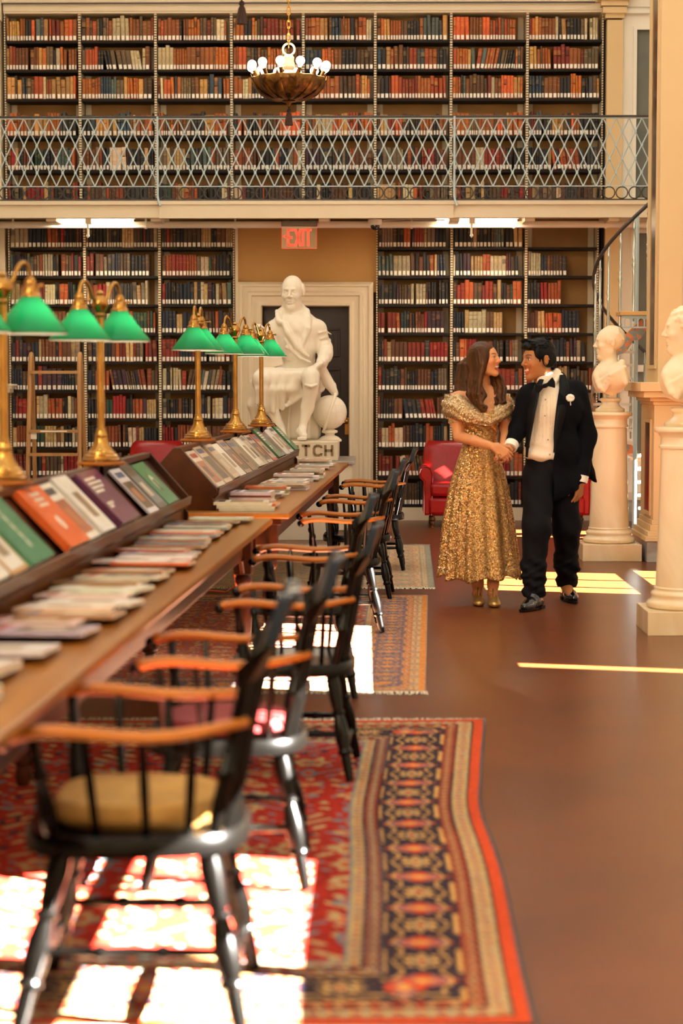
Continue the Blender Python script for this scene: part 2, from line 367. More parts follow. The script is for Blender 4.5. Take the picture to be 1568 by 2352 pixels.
for k in range(0, n):
    xx = xs0+(k+.5)*step
    if xx > x1-.07 or xx < x0+.06: continue
    if rp is None:
        b = MB(); rr = (Z(429.5)-Z(457.5))/2; b.tube([(rr*.96*math.cos(a), 0, rr*.96*math.sin(a)) for a in [2*PI*j/20 for j in range(20)]], .006, 6, closed=True)
        rp = b.build('ring', M_raildk, rt, smooth=True, loc=(xx, 0, (Z(429)+Z(457.5))/2))
    else: c = rp.copy(); COL.objects.link(c); c.location.x = xx
for px in (362, 1043):
    x = aty(px, 300, YG).x; b = MB(); b.tube([(x, -.03, Z(268)), (x, -.03, Z(450)), (x+.01, -.05, Z(463)), (x+.03, -.07, Z(474))], .011, 6); b.build('post', M_rail, rt)
# pipe and lights under the balcony
YT = YG+.45; zp = aty(784, 516, YT).z
b = MB(); b.tube([(XL+.02, YT, zp), (aty(1482, 516, YT).x+.5, YT, zp)], .034, 12)
for px in (30, 335, 540, 945, 1180, 1390):
    x = aty(px, 516, YT).x; b.tube([(x-.01, YT, zp), (x+.01, YT, zp)], .043, 12); b.box(x-.008, x+.008, YT-.008, YT+.008, zp, zfb+.06)
b.build('ceiling_conduit', M_white, smooth=True, label='long cream pipe running under the gallery along the shelves', cat='pipe')
first = None
for px, lb in ((215, 'lit tube lamp above the lower bookcases at left'), (1095, 'lit tube lamp above the lower bookcases at right')):
    x = aty(px, 508, YT-.1).x; t = thing('tube_light', lb, 'light', (x, YT-.1, zp+.03), 0, 'tube lights under the gallery')
    b = MB(); b.box(-.42, .42, -.03, .03, .02, zfb+.058-zp-.03); b.build('fixture', M_white, t)
    b = MB(); b.tube([(-.4, 0, 0), (.4, 0, 0)], .019, 10); b.build('tube', M_tube, t, smooth=True)
    b = MB(); b.box(-.08, -.02, -.04, .04, -.03, .045); b.box(-.065, -.045, -.03, -.02, -.16, -.03); b.tube([(-.055, -.025, -.12), (-.07, -.03, -.15), (-.055, -.03, -.17), (-.04, -.03, -.15), (-.055, -.025, -.12)], .004, 5); b.build('bracket', M_white, t)
    ld = bpy.data.lights.new('tube_glow', 'AREA'); ld.shape = 'RECTANGLE'; ld.size = .8; ld.size_y = .04; ld.energy = 10; ld.color = (1, .86, .66)
    lo = bpy.data.objects.new('tube_glow', ld); COL.objects.link(lo); lo.parent = t; lo.location = (0, 0, -.03)
# ceiling camera
p = aty(861, 508, YG+.25); t = thing('security_camera', 'white and black dome security camera under the gallery edge', 'camera', (p.x, YG+.25, zfb-.0))
b = MB(); b.lathe([(.0, -.055), (.062, -.055), (.07, -.04), (.07, -.0)], 24); b.build('housing', M_white, t, smooth=True)
b = MB(); b.ball((0, 0, -.062), .046, 20, 12); b.build('dome', mat('smoked_dome', (20, 18, 22), .05, coat=.6), t, smooth=True)
b = MB(); b.tube([(.05, 0, -.01), (.3, .05, .005), (.7, .08, .0)], .008, 6); b.build('cable', M_steel, t)
# exit sign
p = aty(687, 538, YG+.15); YE = YG+.15; sc = YE/F
t = thing('exit_sign', 'clear acrylic hanging sign reading EXIT in red letters', 'sign', (p.x, YE, p.z))
b = MB(); b.box(-41*sc, 41*sc, -.03, .03, 18*sc, 30.5*sc); b.box(-.1, .1, -.02, .02, 30.5*sc, 33*sc); b.build('housing', mat('bronze_housing', (70, 52, 36), .4, .4), t, bevel=.003)
b = MB(); b.box(-40*sc, 40*sc, -.004, .004, -32*sc, 18*sc); b.build('panel', M_acryl, t, bevel=.002)
M_red_e = mat('glowing_red', (235, 60, 40), .5, emit=((255, 66, 40), .9))
b = MB(); b.box(-40*sc, 40*sc, -.005, .005, -32.4*sc, -31.8*sc); b.box(-40.2*sc, -39.8*sc, -.005, .005, -32*sc, 18*sc); b.box(39.8*sc, 40.2*sc, -.005, .005, -32*sc, 18*sc); b.build('glowing_edge', M_red_e, t)
def stroke(mb, pts, w, y0=-.008, y1=-.0045, mi=None):
    for (a, c) in zip(pts[:-1], pts[1:]):
        a = Vector(a); c = Vector(c); d = (c-a).normalized(); nrm = Vector((-d.y, d.x))*w/2; q = [a+nrm-d*0, c+nrm, c-nrm, a-nrm]
        mb.prism([(v.x, v.y) for v in q][::-1], y0, y1, mi=mi)
    return mb
def letters(word, x, z, w, h, th, gap, parent, m, y0=-.008, y1=-.0045, name='letter'):
    G = {'E': [[(.1, 0), (.1, 1)], [(0, .94), (1, .94)], [(0, .5), (.8, .5)], [(0, .06), (1, .06)]], 'X': [[(.1, 0), (.9, 1)], [(.1, 1), (.9, 0)]], 'I': [[(.5, 0), (.5, 1)]], 'T': [[(.5, 0), (.5, 1)], [(0, .94), (1, .94)]],
         'C': [[(1, .75), (1, .8), (.8, .94), (.3, .94), (.1, .75), (.1, .25), (.3, .06), (.8, .06), (1, .2), (1, .25)]], 'H': [[(.1, 0), (.1, 1)], [(.9, 0), (.9, 1)], [(.1, .5), (.9, .5)]],
         'B': [[(.1, 0), (.1, 1)], [(.1, .94), (.8, .94), (.9, .75), (.75, .52), (.1, .52)], [(.75, .52), (.95, .3), (.85, .06), (.1, .06)]], 'O': [[(.3, .94), (.1, .75), (.1, .25), (.3, .06), (.7, .06), (.9, .25), (.9, .75), (.7, .94), (.3, .94)]],
         'W': [[(.05, 1), (.25, 0), (.5, .7), (.75, 0), (.95, 1)]], 'D': [[(.1, 0), (.1, 1)], [(.1, .94), (.6, .94), (.9, .7), (.9, .3), (.6, .06), (.1, .06)]], '<': [[(1, .75), (.2, .5), (1, .25)]]}
    for ch in word:
        ww = w*(.35 if ch == 'I' else .6 if ch == '<' else 1); b = MB()
        for s in G[ch]: stroke(b, [(x+u*ww, z+v*h) for u, v in s], th, y0, y1)
        b.build(name, m, parent); x += ww+gap
letters('<', -38*sc, -13*sc, 13*sc, 16*sc, 2*sc, 0, t, M_red_e)
letters('EXIT', -27*sc, -27*sc, 15*sc, 39*sc, 5.4*sc, 1.6*sc, t, M_red_e)
# ---------------- near pier on the right, with mirror strips
YQ = 15.9; XQ = (1507-840)/F*YQ
pr = MB(); zc0, zc1 = aty(1500, 930, YQ).z, aty(1500, 878, YQ).z
Wd = .19; dp = .68
pr.box(XQ, XQ+Wd, YQ, YQ+dp, .95, 6.6, mi=0); pr.box(XQ+Wd, XQ+2.2, YQ+.08, YQ+dp-.05, 0, 6.6, mi=1)
pr.box(XQ-.03, XQ+Wd, YQ-.03, YQ+dp+.03, .34, zc0, mi=0)
for e, z0, z1 in ((.04, zc0, zc0+.03), (.07, zc0+.03, zc0+.06), (.13, zc0+.06, zc0+.11), (.16, zc0+.11, zc1)): pr.box(XQ-e, XQ+Wd+.02, YQ-e, YQ+dp+e, z0, z1, mi=0)
for e, z0, z1 in ((.1, .17, .21), (.08, .21, .25), (.055, .25, .30), (.04, .30, .34)): pr.box(XQ-e, XQ+Wd+.02, YQ-e, YQ+dp+e, z0, z1, mi=0)
pr.box(XQ-.085, XQ+Wd+.02, YQ-.085, YQ+dp+.08, 0, .17, mi=2)
struct('trim_5', pr, [M_pier, M_cream, M_greymarble], bevel=.004)
for z0, z1, e in ((aty(1500, 838, YQ).z, 6.5, 0), (aty(1500, 1178, YQ).z, aty(1500, 972, YQ).z, .03)):
    m_ = MB(); X = XQ-e
    for (a0, a1, c0_, c1_) in ((YQ+.1, YQ+.14, z0, z1), (YQ+.46, YQ+.5, z0, z1), (YQ+.1, YQ+.5, z0-.03, z0), (YQ+.1, YQ+.5, z1, z1+.03)): m_.box(X-.012, X, a0, a1, c0_, c1_, mi=0)
    m_.box(X-.004, X, YQ+.14, YQ+.46, z0, z1, mi=1); m_.build('trim_6' if e else 'trim_7', [M_pier, M_mirror], kind='structure')
# ================================================================ books on the wall
PU = [((196, 104, 34), 14), ((168, 92, 40), 10), ((140, 82, 34), 9), ((206, 150, 84), 9), ((214, 96, 44), 8), ((42, 36, 34), 13), ((96, 66, 34), 9), ((80, 82, 84), 5), ((170, 70, 26), 4), ((60, 78, 96), 5), ((226, 206, 166), 4), ((132, 46, 24), 4), ((104, 116, 112), 2), ((120, 96, 66), 5)]
PL = [((34, 30, 30), 18), ((32, 38, 54), 7), ((166, 78, 30), 8), ((116, 66, 34), 9), ((92, 66, 44), 8), ((196, 160, 110), 6), ((144, 44, 24), 6), ((62, 62, 62), 5), ((222, 204, 172), 6), ((196, 92, 40), 5), ((170, 26, 24), 3), ((84, 100, 98), 2), ((44, 76, 58), 2), ((134, 116, 94), 6), ((70, 40, 54), 3)]
def pick(P):
    t = R.random()*sum(w for _, w in P)
    for c, w in P:
        t -= w
        if t <= 0: break
    k = R.uniform(.82, 1.12) if P is PU else R.uniform(.76, 1.08); return tuple(max(8, min(250, v*k*R.uniform(.97, 1.03)*f)) for v, f in zip(c, (1, 1, .96)))  # PL books drawn darker: shade on the lower shelves put into the colour
def cname(c):
    r, g, b = c; mx, mn = max(c), min(c)
    if mx-mn < 26: return 'black' if mx < 62 else 'dark grey' if mx < 110 else 'grey' if mx < 185 else 'cream'
    if g > r and g >= b*.98: return 'dark green' if mx < 110 else 'green'
    if b > r: return 'teal' if g > b*.93 else 'dark blue' if mx < 90 else 'blue grey' if mx-mn < 60 else 'blue'
    if r > 190 and g > 140: return 'cream' if b > 150 else 'tan'
    if g < r*.42: return 'dark red' if r < 150 else 'red'
    if r > 170: return 'orange' if g < 130 else 'tan'
    return 'dark brown' if r < 110 else 'reddish brown' if g < r*.55 else 'brown'
def book_mesh(mb, w, h, d, col, band, tape=True, lab=None, back=True):
    """spine towards -y, foot at z=0, left edge at x=0; rounded spine in bands"""
    c = lin(col); b2 = lin(tuple(.6*u+.4*v for u, v in zip(col, band))); dk = lin(tuple(v*.6 for v in col)); wl = lin((252, 246, 232)); page = lin((206, 186, 150))
    zz = [0, h*.12, h*.26, h*.62, h*.66, h*.82, h*.85, h]; cc = [c, c, c, b2, c, b2, c]
    r_ = R.random()
    if r_ < .45: cc = [c]*7
    elif r_ < .6: cc = [c, c, c, c, b2, c, c]; zz[4] = h*.58; zz[5] = h*.84
    xs_ = [0, w*.22, w*.78, w]; ys_ = [.006, 0, 0, .006]
    vs = [(x, y, z) for z in zz for x, y in zip(xs_, ys_)]
    for i in range(7): mb.add(vs[i*4:i*4+8], [(j, j+1, j+5, j+4) for j in range(3)], 0, cc[i])
    mb.add([(0, .006, 0), (w, .006, 0), (w, d, 0), (0, d, 0), (0, .006, h), (w, .006, h), (w, d, h), (0, d, h)], [(0, 4, 7, 3), (1, 2, 6, 5)]+([(2, 3, 7, 6)] if back else []), 0, c)
    mb.add([(0, .006, h), (w*.22, 0, h), (w*.78, 0, h), (w, .006, h), (w, d, h), (0, d, h)], [(0, 1, 2, 3, 4, 5)], 0, page)
    mb.add([(0, .006, 0), (w*.22, 0, 0), (w*.78, 0, 0), (w, .006, 0), (w, d, 0), (0, d, 0)], [(5, 4, 3, 2, 1, 0)], 0, c)
    if lab is not None: lab.box(w*.15, w*.85, -.0012, .006, .008, .051, col=wl)
ROWS = []   # (px0, px1, shelf y, palette, height px, fill until px, lean mode, name of shelf)
bn_u = ['first', 'second', 'third', 'fourth', 'fifth', 'sixth', 'seventh', 'eighth']
for r, y in enumerate(UP_Y):
    for i in range(8): ROWS.append(['u', r, i, UP_X[i], UP_X[i+1], y, PU if r < 4 else PL, 46])
for k in range(2):
    for r, y in enumerate(LO_Y):
        for i in range(3): ROWS.append(['l', r, i+3*k, LO_X[k][i], LO_X[k][i+1], y, PL, 47])
LIM = {('l', 0, 5): 0, ('l', 1, 5): 98, ('l', 2, 5): 86, ('l', 3, 5): 128, ('l', 4, 5): 140, ('l', 3, 4): 122, ('l', 1, 4): 160, ('l', 2, 4): 163, ('l', 1, 3): 166, ('l', 4, 4): 158, ('l', 0, 3): 165, ('l', 1, 1): 150, ('u', 0, 6): 152, ('l', 2, 1): 154, ('l', 2, 0): 152, ('l', 6, 5): 150}
LEAN = {('l', 5, 1), ('l', 6, 3), ('l', 5, 2), ('u', 1, 1), ('l', 8, 3), ('u', 4, 7), ('u', 1, 6)}
BK = []
for kind, r, i, p0, p1, y, pal, hp in ROWS:
    xa = aty(p0, 600, YW).x+.016; xb_ = aty(p1, 600, YW).x-.016; z = aty(784, y, YW).z+.0005
    lim = LIM.get((kind, r, i)); xe = xb_ if lim is None else aty(p0+lim, 600, YW).x
    if lim == 0: continue
    x = xa+R.uniform(0, .008); run = None; n = 0; lean0 = (kind, r, i) in LEAN
    while x < xe-.02:
        if run is None or run[0] <= 0: run = [R.choice([1, 1, 1, 2, 4]), pick(pal), R.uniform(.195, .238), R.uniform(.024, .047)]
        run[0] -= 1
        w = run[3]*R.uniform(.95, 1.05)
        if R.random() < .1: w *= .65
        hi = run[2]*R.uniform(.99, 1.01)
        if R.random() < .08: hi = min(.258, hi*1.12)
        hi = min(hi, .25 if r else .262)
        t = 0; ext = w
        if lean0 and .3 < (x-xa)/(xb_-xa) < .8: t = R.uniform(.14, .2)*(-1 if i % 2 else 1); 
        elif R.random() < .12: t = R.uniform(.015, .05)*(-1)
        if lean0 and t: hi = min(hi, .215)
        ext = w*math.cos(t)+.0005+(0 if not t else .002)
        slope_extra = hi*math.sin(abs(t))
        if x+ext+(slope_extra if t > 0 else 0) > xe: break
        if t < 0 and (n == 0 or not BK[-1]['t'] < 0):
            x += slope_extra*.9
            if x+ext > xe: break
        n += 1
        c = run[1]; gold = R.choice([(214, 176, 96), (40, 32, 28), (190, 150, 90), (170, 120, 60)])
        BK.append(dict(kind=kind, r=r, i=i, x=x, z=z+(w*math.sin(t) if t > 0 else 0), w=w-.0012, h=hi, t=t, c=c, g=gold, n=n, d=R.uniform(.13, .17), y=YW+R.uniform(.012, .026)))
        x += ext
        if R.random() < .03: x += R.uniform(.01, .03)
def hidden(q):
    p = Vector((q['x'], YW, q['z']+.1)); v = p-Vector((0, 0, CH)); px = 840+F*v.x/v.y; py = 865-F*v.z/v.y
    if q['kind'] == 'u' and q['r'] >= 3: return True                    # behind the railing
    if q['kind'] == 'u': return 575 < px < 755 and py > 90
    if py > 1085: return True
    if px < 30 or (px < 345 and py > 590) or (px < 560 and py > 700) : return True
    if 990 < px < 1375 and py > 760: return True
    return px > 1360 or (960 < px and py > 990)
vis = sorted([k for k, q in enumerate(BK) if not hidden(q)], key=lambda k: -BK[k]['w']*BK[k]['h'])[:300]
vis = set(vis)
lab_m = MB(); rest = MB()
bays_u = ['gallery bay '+w for w in ('one', 'two', 'three', 'four', 'five', 'six', 'seven', 'eight')]
bays_l = ['ladder bay', 'bay behind the second lamp', 'bay left of the doorway', 'bay right of the doorway', "bay above the woman", 'bay above the man']
nind = 0
for k, q in enumerate(BK):
    Mx = Matrix.Translation((q['x'], q['y'], q['z'])) @ Matrix.Rotation(q['t'], 4, 'Y')
    if k in vis:
        b = MB(); l = MB(); book_mesh(b, q['w'], q['h'], q['d'], q['c'], q['g'], lab=l)
        if q['kind'] == 'u': where = '%s gallery shelf down, %s bay from left' % (ORD[q['r']], ORD[q['i']])
        else: where = '%s shelf down, %s' % (ORD[q['r']], bays_l[q['i']])
        o = b.build('book', M_book, color=True, smooth=False, label='%s book, %s from left, %s' % (cname(q['c']), ORD[q['n']-1], where), cat='book', group='books on the wall bookcases')
        o.matrix_world = Mx
        l.build('spine_label', M_label, o); nind += 1
    else:
        rest.M = Mx; tmp = MB(Mx); book_mesh(rest, q['w'], q['h'], q['d'], q['c'], q['g'], lab=rest, back=False)
ro = rest.build('shelved_books', M_book, color=True, kind='stuff', label='rows of further cloth books with white spine labels on the wall bookcases', cat='books')
print('books', len(BK), 'single', nind)
# ================================================================ reading tables, racks, lamps
TA = math.atan(.0425)           # the tables run slightly off the wall's axis
class Fr:                        # local frame along a table: u across, v along (v=0 at the near end)
    pass
def table(name_lab, x_edge, y0, y1, legs):
    """x_edge: world X of right edge at y0"""
    t = thing('reading_table', name_lab, 'table', (x_edge, y0, 0), -TA); Lh = (y1-y0)/math.cos(TA)
    b = MB(); b.box(-1.32, 0, 0, Lh, .728, .76); b.build('tabletop', M_top, t, bevel=.009)
    b = MB(); b.box(-1.25, -.05, .05, Lh-.05, .69, .7275)
    b.box(-.14, -.115, .06, Lh-.06, .58, .69); b.box(-1.265+.02, -1.22, .06, Lh-.06, .58, .69)
    b.box(-1.22, -.08, .06, .085, .58, .69); b.box(-1.22, -.08, Lh-.085, Lh-.06, .58, .69)
    b.build('apron', M_wooddk, t, bevel=.003)
    for v, us in legs:
        for u in us:
            g = MB(); g.box(u-.045, u+.045, v-.045, v+.045, .5, .7, mi=0)
            g.lathe([(.03, .5), (.043, .48), (.043, .46), (.028, .44), (.04, .38), (.043, .3), (.036, .18), (.026, .13), (.04, .115), (.04, .1), (.025, .09), (.03, .05), (.022, .017)], 16, u, v)
            for s in (-1, 1):
                if -1.2 < u+s*.09 < -.1 or True: g.prism([(v+s*.046, .58), (v+s*.16, .58), (v+s*.12, .56), (v+s*.08, .52), (v+s*.046, .5)][::s], u-.012, u+.012, axis='x')
            g.build('leg', M_wooddk, t, smooth=True, bevel=.002)
    return t, Lh
E1 = -.795; T1, L1 = table('long near reading table covered with journals, cut by the left edge', E1, 3.0, 10.22, [(1.2, (-.12, -1.2)), (6.9, (-.12, -.6, -1.2)), (4.0, (-.62,))])
E2 = -.414; T2, L2 = table('far reading table whose end stands before the marble statue', E2, 10.62, 16.9, [(.12, (-.12, -1.2)), (3.2, (-.6,)), (6.1, (-.12, -1.2))])
PK = -.64; RH = .345; LIP = -.425            # rack peak u, height, lip u
def rack(t, v0, v1, lab, books_near=True):
    r = thing('magazine_rack', lab, 'rack'); r.location = t.matrix_basis @ Vector((PK, v0, .7605)); r.rotation_euler = (0, 0, -TA); Lr = v1-v0
    half = LIP-PK
    prof = [(0, RH), (.02, RH), (half+.0, .125), (half+.012, .105), (half-.0, .085), (half-.018, .07), (half-.012, .055), (half+.0, .04), (half+.0, 0)]
    poly = prof+[(-x, z) for x, z in prof[::-1]]
    for v in (0, Lr-.022):
        b = MB(); b.prism([(x, z) for x, z in poly][::-1], v, v+.022); b.build('end_panel', M_wooddk, r, bevel=.004)
    b = MB()
    for s in (1, -1):
        n = Vector((RH-.1, half)).normalized(); q = [(s*.0, RH-.025), (s*(half-.02), .10), (s*(half-.035), .088), (s*-.012, RH-.045)]
        b.prism(q if s < 0 else q[::-1], .022, Lr-.022)
    b.build('slope_board', M_wooddk, r)
    for s in (1, -1):
        b = MB(); q = [(s*(half-.035), .07), (s*(half+.004), .1), (s*(half+.012), .125), (s*(half+.02), .122), (s*(half+.014), .085), (s*(half-.01), .06)]
        b.prism(q if s < 0 else q[::-1], .022, Lr-.022); b.build('lip', M_wood, r)
        b = MB(); b.box(min(s*(half-.02), s*(half-.04)), max(s*(half-.02), s*(half-.04)), .022, Lr-.022, 0, .06); b.build('base_board', M_wood, r)
    b = MB(); b.box(-.02, .02, .022, Lr-.022, RH-.024, RH+.004); b.build('ridge_cap', M_wood, r, bevel=.003)
    return r
rack1 = rack(T1, 1.2, L1-.12, 'wooden magazine rack on the near reading table')
rack2 = rack(T2, .18, L2-.25, 'wooden magazine rack on the far reading table')
def lampbase(y_w, t, lab):
    pass
# --- double student lamp
lamp = thing('desk_lamp', '-', 'lamp', (0, 0, 0), 0, 'brass desk lamps with green shades')
b = MB(); b.lathe([(0, -.001), (.104, -.001), (.108, .006), (.104, .014), (0, .014)], 32); b.build('wooden_mount', M_arm, lamp, smooth=True)
b = MB(); b.lathe([(.0, .0145), (.086, .0145), (.087, .026), (.078, .031), (.077, .042), (.066, .047), (.064, .056), (.054, .062), (.05, .07), (.04, .082), (.032, .1), (.028, .12), (.03, .128), (.027, .134), (.021, .15), (.022, .155), (.019, .16)], 36, cap=False); b.build('base', M_brass, lamp, smooth=True)
b = MB(); b.lathe([(.0165, .155), (.0165, .655)], 20, cap=False); b.build('pole', M_brass, lamp, smooth=True)
b = MB(); b.lathe([(.017, .645), (.024, .655), (.018, .665), (.034, .69), (.038, .705), (.034, .722), (.02, .735), (.014, .742), (.018, .75), (.01, .76), (.0, .764)], 24); b.build('hub', M_brass, lamp, smooth=True)
for s in (-1, 1):
    a = MB(); pts = [(s*.03, 0, .705), (s*.06, 0, .74), (s*.085, 0, .785), (s*.115, 0, .802), (s*.14, 0, .785), (s*.15, 0, .745)]
    P_ = []
    for k in range(len(pts)-1):
        for j in range(4): P_.append(tuple(Vector(pts[k]).lerp(Vector(pts[k+1]), j/4)))
    P_.append(pts[-1])
    for _ in range(2): P_ = [P_[0]]+[tuple((Vector(P_[k-1])+2*Vector(P_[k])+Vector(P_[k+1]))/4) for k in range(1, len(P_)-1)]+[P_[-1]]
    a.tube(P_, .008, 10); a.build('arm', M_brass, lamp, smooth=True)
    h = MB(); h.lathe([(.009, .75), (.016, .742), (.022, .73), (.02, .72), (.03, .708), (.031, .69), (.038, .684), (.039, .676)], 24, s*.15, 0, cap=False); so = h.build('socket', M_brass, lamp, smooth=True)
    k_ = MB(); k_.tube([(s*.15, -.02, .715), (s*.15, -.045, .715)], .004, 8); k_.ball((s*.15, -.05, .715), .008, 8, 6); k_.build('switch', M_brass, so, smooth=True)
    g = MB(); g.lathe([(.036, .676), (.042, .668), (.131, .552), (.134, .544)], 40, s*.15, 0, cap=False, mi=0); sh = g.build('lamp_shade', M_green, lamp, smooth=True)
    g = MB(); g.lathe([(.134, .544), (.1315, .541), (.129, .549)], 40, s*.15, 0, cap=False); g.build('shade_rim', M_milk, sh, smooth=True)
    g = MB(); g.ball((s*.15, 0, .622), .023, 16, 10, sq=(1, 1, 1.35)); g.build('bulb', mat('desk_bulb', (255, 240, 215), .4, emit=((255, 228, 190), 6)), so)
    ld = bpy.data.lights.new('bulb_glow', 'POINT'); ld.energy = .75; ld.color = (1, .9, .7); ld.shadow_soft_size = .02
    lo = bpy.data.objects.new('bulb_glow', ld); COL.objects.link(lo); lo.parent = lamp; lo.location = (s*.15, -.02, .6)
brk = MB(); brk.prism([(0, 0), (.0, -.05), (.09, -.0)], -.012, .012); brk.build('bracket', M_wooddk, lamp)
ang = math.radians(62)
spots = [(7.04, -1.302, 'nearest brass lamp with two green shades, cut by the left edge', 58), (8.6, -1.163, 'second brass double lamp from the left, above the purple journal', 62), (11.75, -1.005, 'third brass lamp along the table row, shades overlapping into one', 86), (13.6, -.905, 'fourth brass lamp along the row, with one dark green shade', 64), (15.3, -.815, 'farthest brass lamp, in front of the marble statue', 66)]
for k, (Y, X, lb, dg) in enumerate(spots):
    z = .7605+RH+.008
    if k == 0: lamp.location = (X, Y, z); lamp.rotation_euler = (0, 0, math.radians(dg)); lamp['label'] = lb
    else: dup(lamp, (X, Y, z), math.radians(dg), lb)
# --- journals lying on the slope of the racks
def cover(mb, x0, x1, v0, v1, z0, z1, col, seed, spine=None):
    """flat journal, cover face up (+z), with blocks of print on the cover"""
    rr = random.Random(seed); c = lin(col); pg = lin((246, 240, 226))
    mb.box(x0, x1, v0, v1, z0, z0+.001, col=c); mb.box(x0+.001, x1-.001, v0+.001, v1-.001, z0+.001, z1-.001, col=pg); mb.box(x0, x1, v0, v1, z1-.001, z1, col=c)
    mb.box(x0, x1, v0-.0006, v0+.001, z0, z1, col=lin(spine or tuple(v*.85 for v in col)))
def decor(mb, x0, x1, v0, v1, z, style, seed):
    rr = random.Random(seed); W = x1-x0; V = v1-v0; e = .0006
    if style == 'lines':
        for k, (a, l) in enumerate([(.12, .5), (.2, .62), (.28, .55), (.36, .4), (.6, .3), (.66, .2)]): mb.box(x0+W*a, x0+W*(a+.05), v0+V*.12, v0+V*(.12+l), z, z+e, col=lin((238, 228, 214)))
    if style == 'emblem':
        for k in range(3): mb.box(x0+W*(.1+.09*k), x0+W*(.15+.09*k), v0+V*.3, v0+V*.7, z, z+e, col=lin((240, 226, 206)))
        mb.lathe([(.0, z+e), (.034, z+e), (.034, z)], 20, x0+W*.62, v0+V*.5, col=lin((244, 232, 214)))
    if style == 'photo':
        mb.box(x0+W*.3, x0+W*.9, v0+V*.08, v0+V*.92, z, z+e, col=lin(rr.choice([(150, 120, 90), (110, 120, 126), (186, 170, 146), (90, 70, 56), (170, 96, 60)])))
        mb.box(x0+W*.08, x0+W*.2, v0+V*.15, v0+V*.85, z, z+e, col=lin(rr.choice([(60, 56, 60), (180, 60, 40), (70, 90, 130)])))
        mb.box(x0+W*.45, x0+W*.75, v0+V*.25, v0+V*.6, z+e, z+2*e, col=lin(rr.choice([(210, 196, 170), (60, 52, 48), (190, 120, 80)])))
    if style == 'chain':
        for k in range(5): mb.lathe([(.0, z+e), (.018, z+e), (.018, z)], 12, x0+W*(.22+.13*k), v0+V*.5, col=lin((200, 206, 186)))
        mb.box(x0+W*.05, x0+W*.14, v0+V*.25, v0+V*.75, z, z+e, col=lin((190, 200, 180)))
    if style == 'oval':
        mb.lathe([(.0, z+e), (.05, z+e), (.05, z)], 20, x0+W*.5, v0+V*.5, col=lin((206, 210, 196))); mb.box(x0+W*.42, x0+W*.7, v0+V*.42, v0+V*.58, z+e, z+2*e, col=lin((60, 60, 56)))
    if style == 'frame':
        mb.box(x0+W*.06, x0+W*.94, v0+V*.1, v0+V*.9, z, z+e, col=lin((238, 234, 224))); mb.box(x0+W*.3, x0+W*.75, v0+V*.3, v0+V*.7, z+e, z+2*e, col=lin((150, 126, 98)))
sl_ang = math.atan2(RH-.125, -PK+LIP)          # slope angle
def on_rack(r, v, wid, ln, th, col, style, lab, tilt=0, grp='journals leaning on the near rack', lift=0):
    half = LIP-PK; b = MB(); cover(b, 0, ln, 0, wid, 0, th, col, v)
    b2 = MB(); decor(b2, 0, ln, 0, wid, th, style, v)
    o = b.build('journal', M_cover, color=True, label=lab, cat='journal', group=grp)
    foot = Vector((half-.012-lift*.7, 0, .112+lift*.7)); up = Vector((-half, 0, RH-.125)).normalized()
    # local x runs from the top edge down the slope, local y along the rack
    nrm = Vector((RH-.125, 0, half)).normalized(); X = -up; Y = Vector((0, 1, 0)); Z = nrm
    top = foot+up*(ln)+Vector((0, v, 0))+nrm*.008
    Mt = Matrix(((X.x, Y.x, Z.x, top.x), (X.y, Y.y, Z.y, top.y), (X.z, Y.z, Z.z, top.z), (0, 0, 0, 1))) @ Matrix.Translation((ln, 0, 0)) @ Matrix.Rotation(tilt, 4, 'Z') @ Matrix.Translation((-ln, 0, 0))
    o.matrix_world = r.matrix_basis @ Mt
    if b2.v: b2.build('cover_print', M_cover, o, color=True)
def vpx(px, py): return None
J1 = [ # v along rack 1 (from its near end), width, length, thick, colour, style, label
 (.75, .3, .27, .02, (96, 60, 44), 'photo', 'brown journal at the near end of the front rack'), (1.15, .3, .27, .02, (214, 204, 190), 'photo', 'pale journal near the left edge on the front rack'),
 (1.47, .32, .27, .012, (240, 234, 222), 'plain', 'plain white journal leftmost on the front rack'), (1.81, .25, .27, .012, (206, 160, 110), 'frame', 'tan journal with cream panel left of the green one'), (2.06, .36, .29, .025, (48, 128, 92), 'chain', 'green journal with a chain of pale rosettes, left on front rack'),
 (2.68, .36, .28, .03, (232, 104, 40), 'emblem', 'orange journal with white oval emblem on the front rack'), (3.05, .25, .28, .02, (240, 234, 222), 'photo', 'white journal with faint picture right of the orange one'), (3.31, .27, .29, .035, (240, 236, 232), 'frame', 'thick white journal with blue edge and brown picture'),
 (3.76, .46, .28, .035, (104, 46, 84), 'lines', 'purple journal with pale lettering on the front rack'), (4.6, .27, .27, .01, (226, 220, 228), 'photo', 'white and lilac journal right of the purple one'), (4.9, .26, .29, .012, (84, 76, 68), 'photo', 'dark journal with white foot between lilac and green'), (5.18, .36, .26, .014, (30, 128, 80), 'oval', 'green journal with grey oval at the far end of the front rack')]
for v, w, l, th, c, st, lb in J1: on_rack(rack1, v, w, l, th, c, st, lb, R.uniform(-.02, .02))
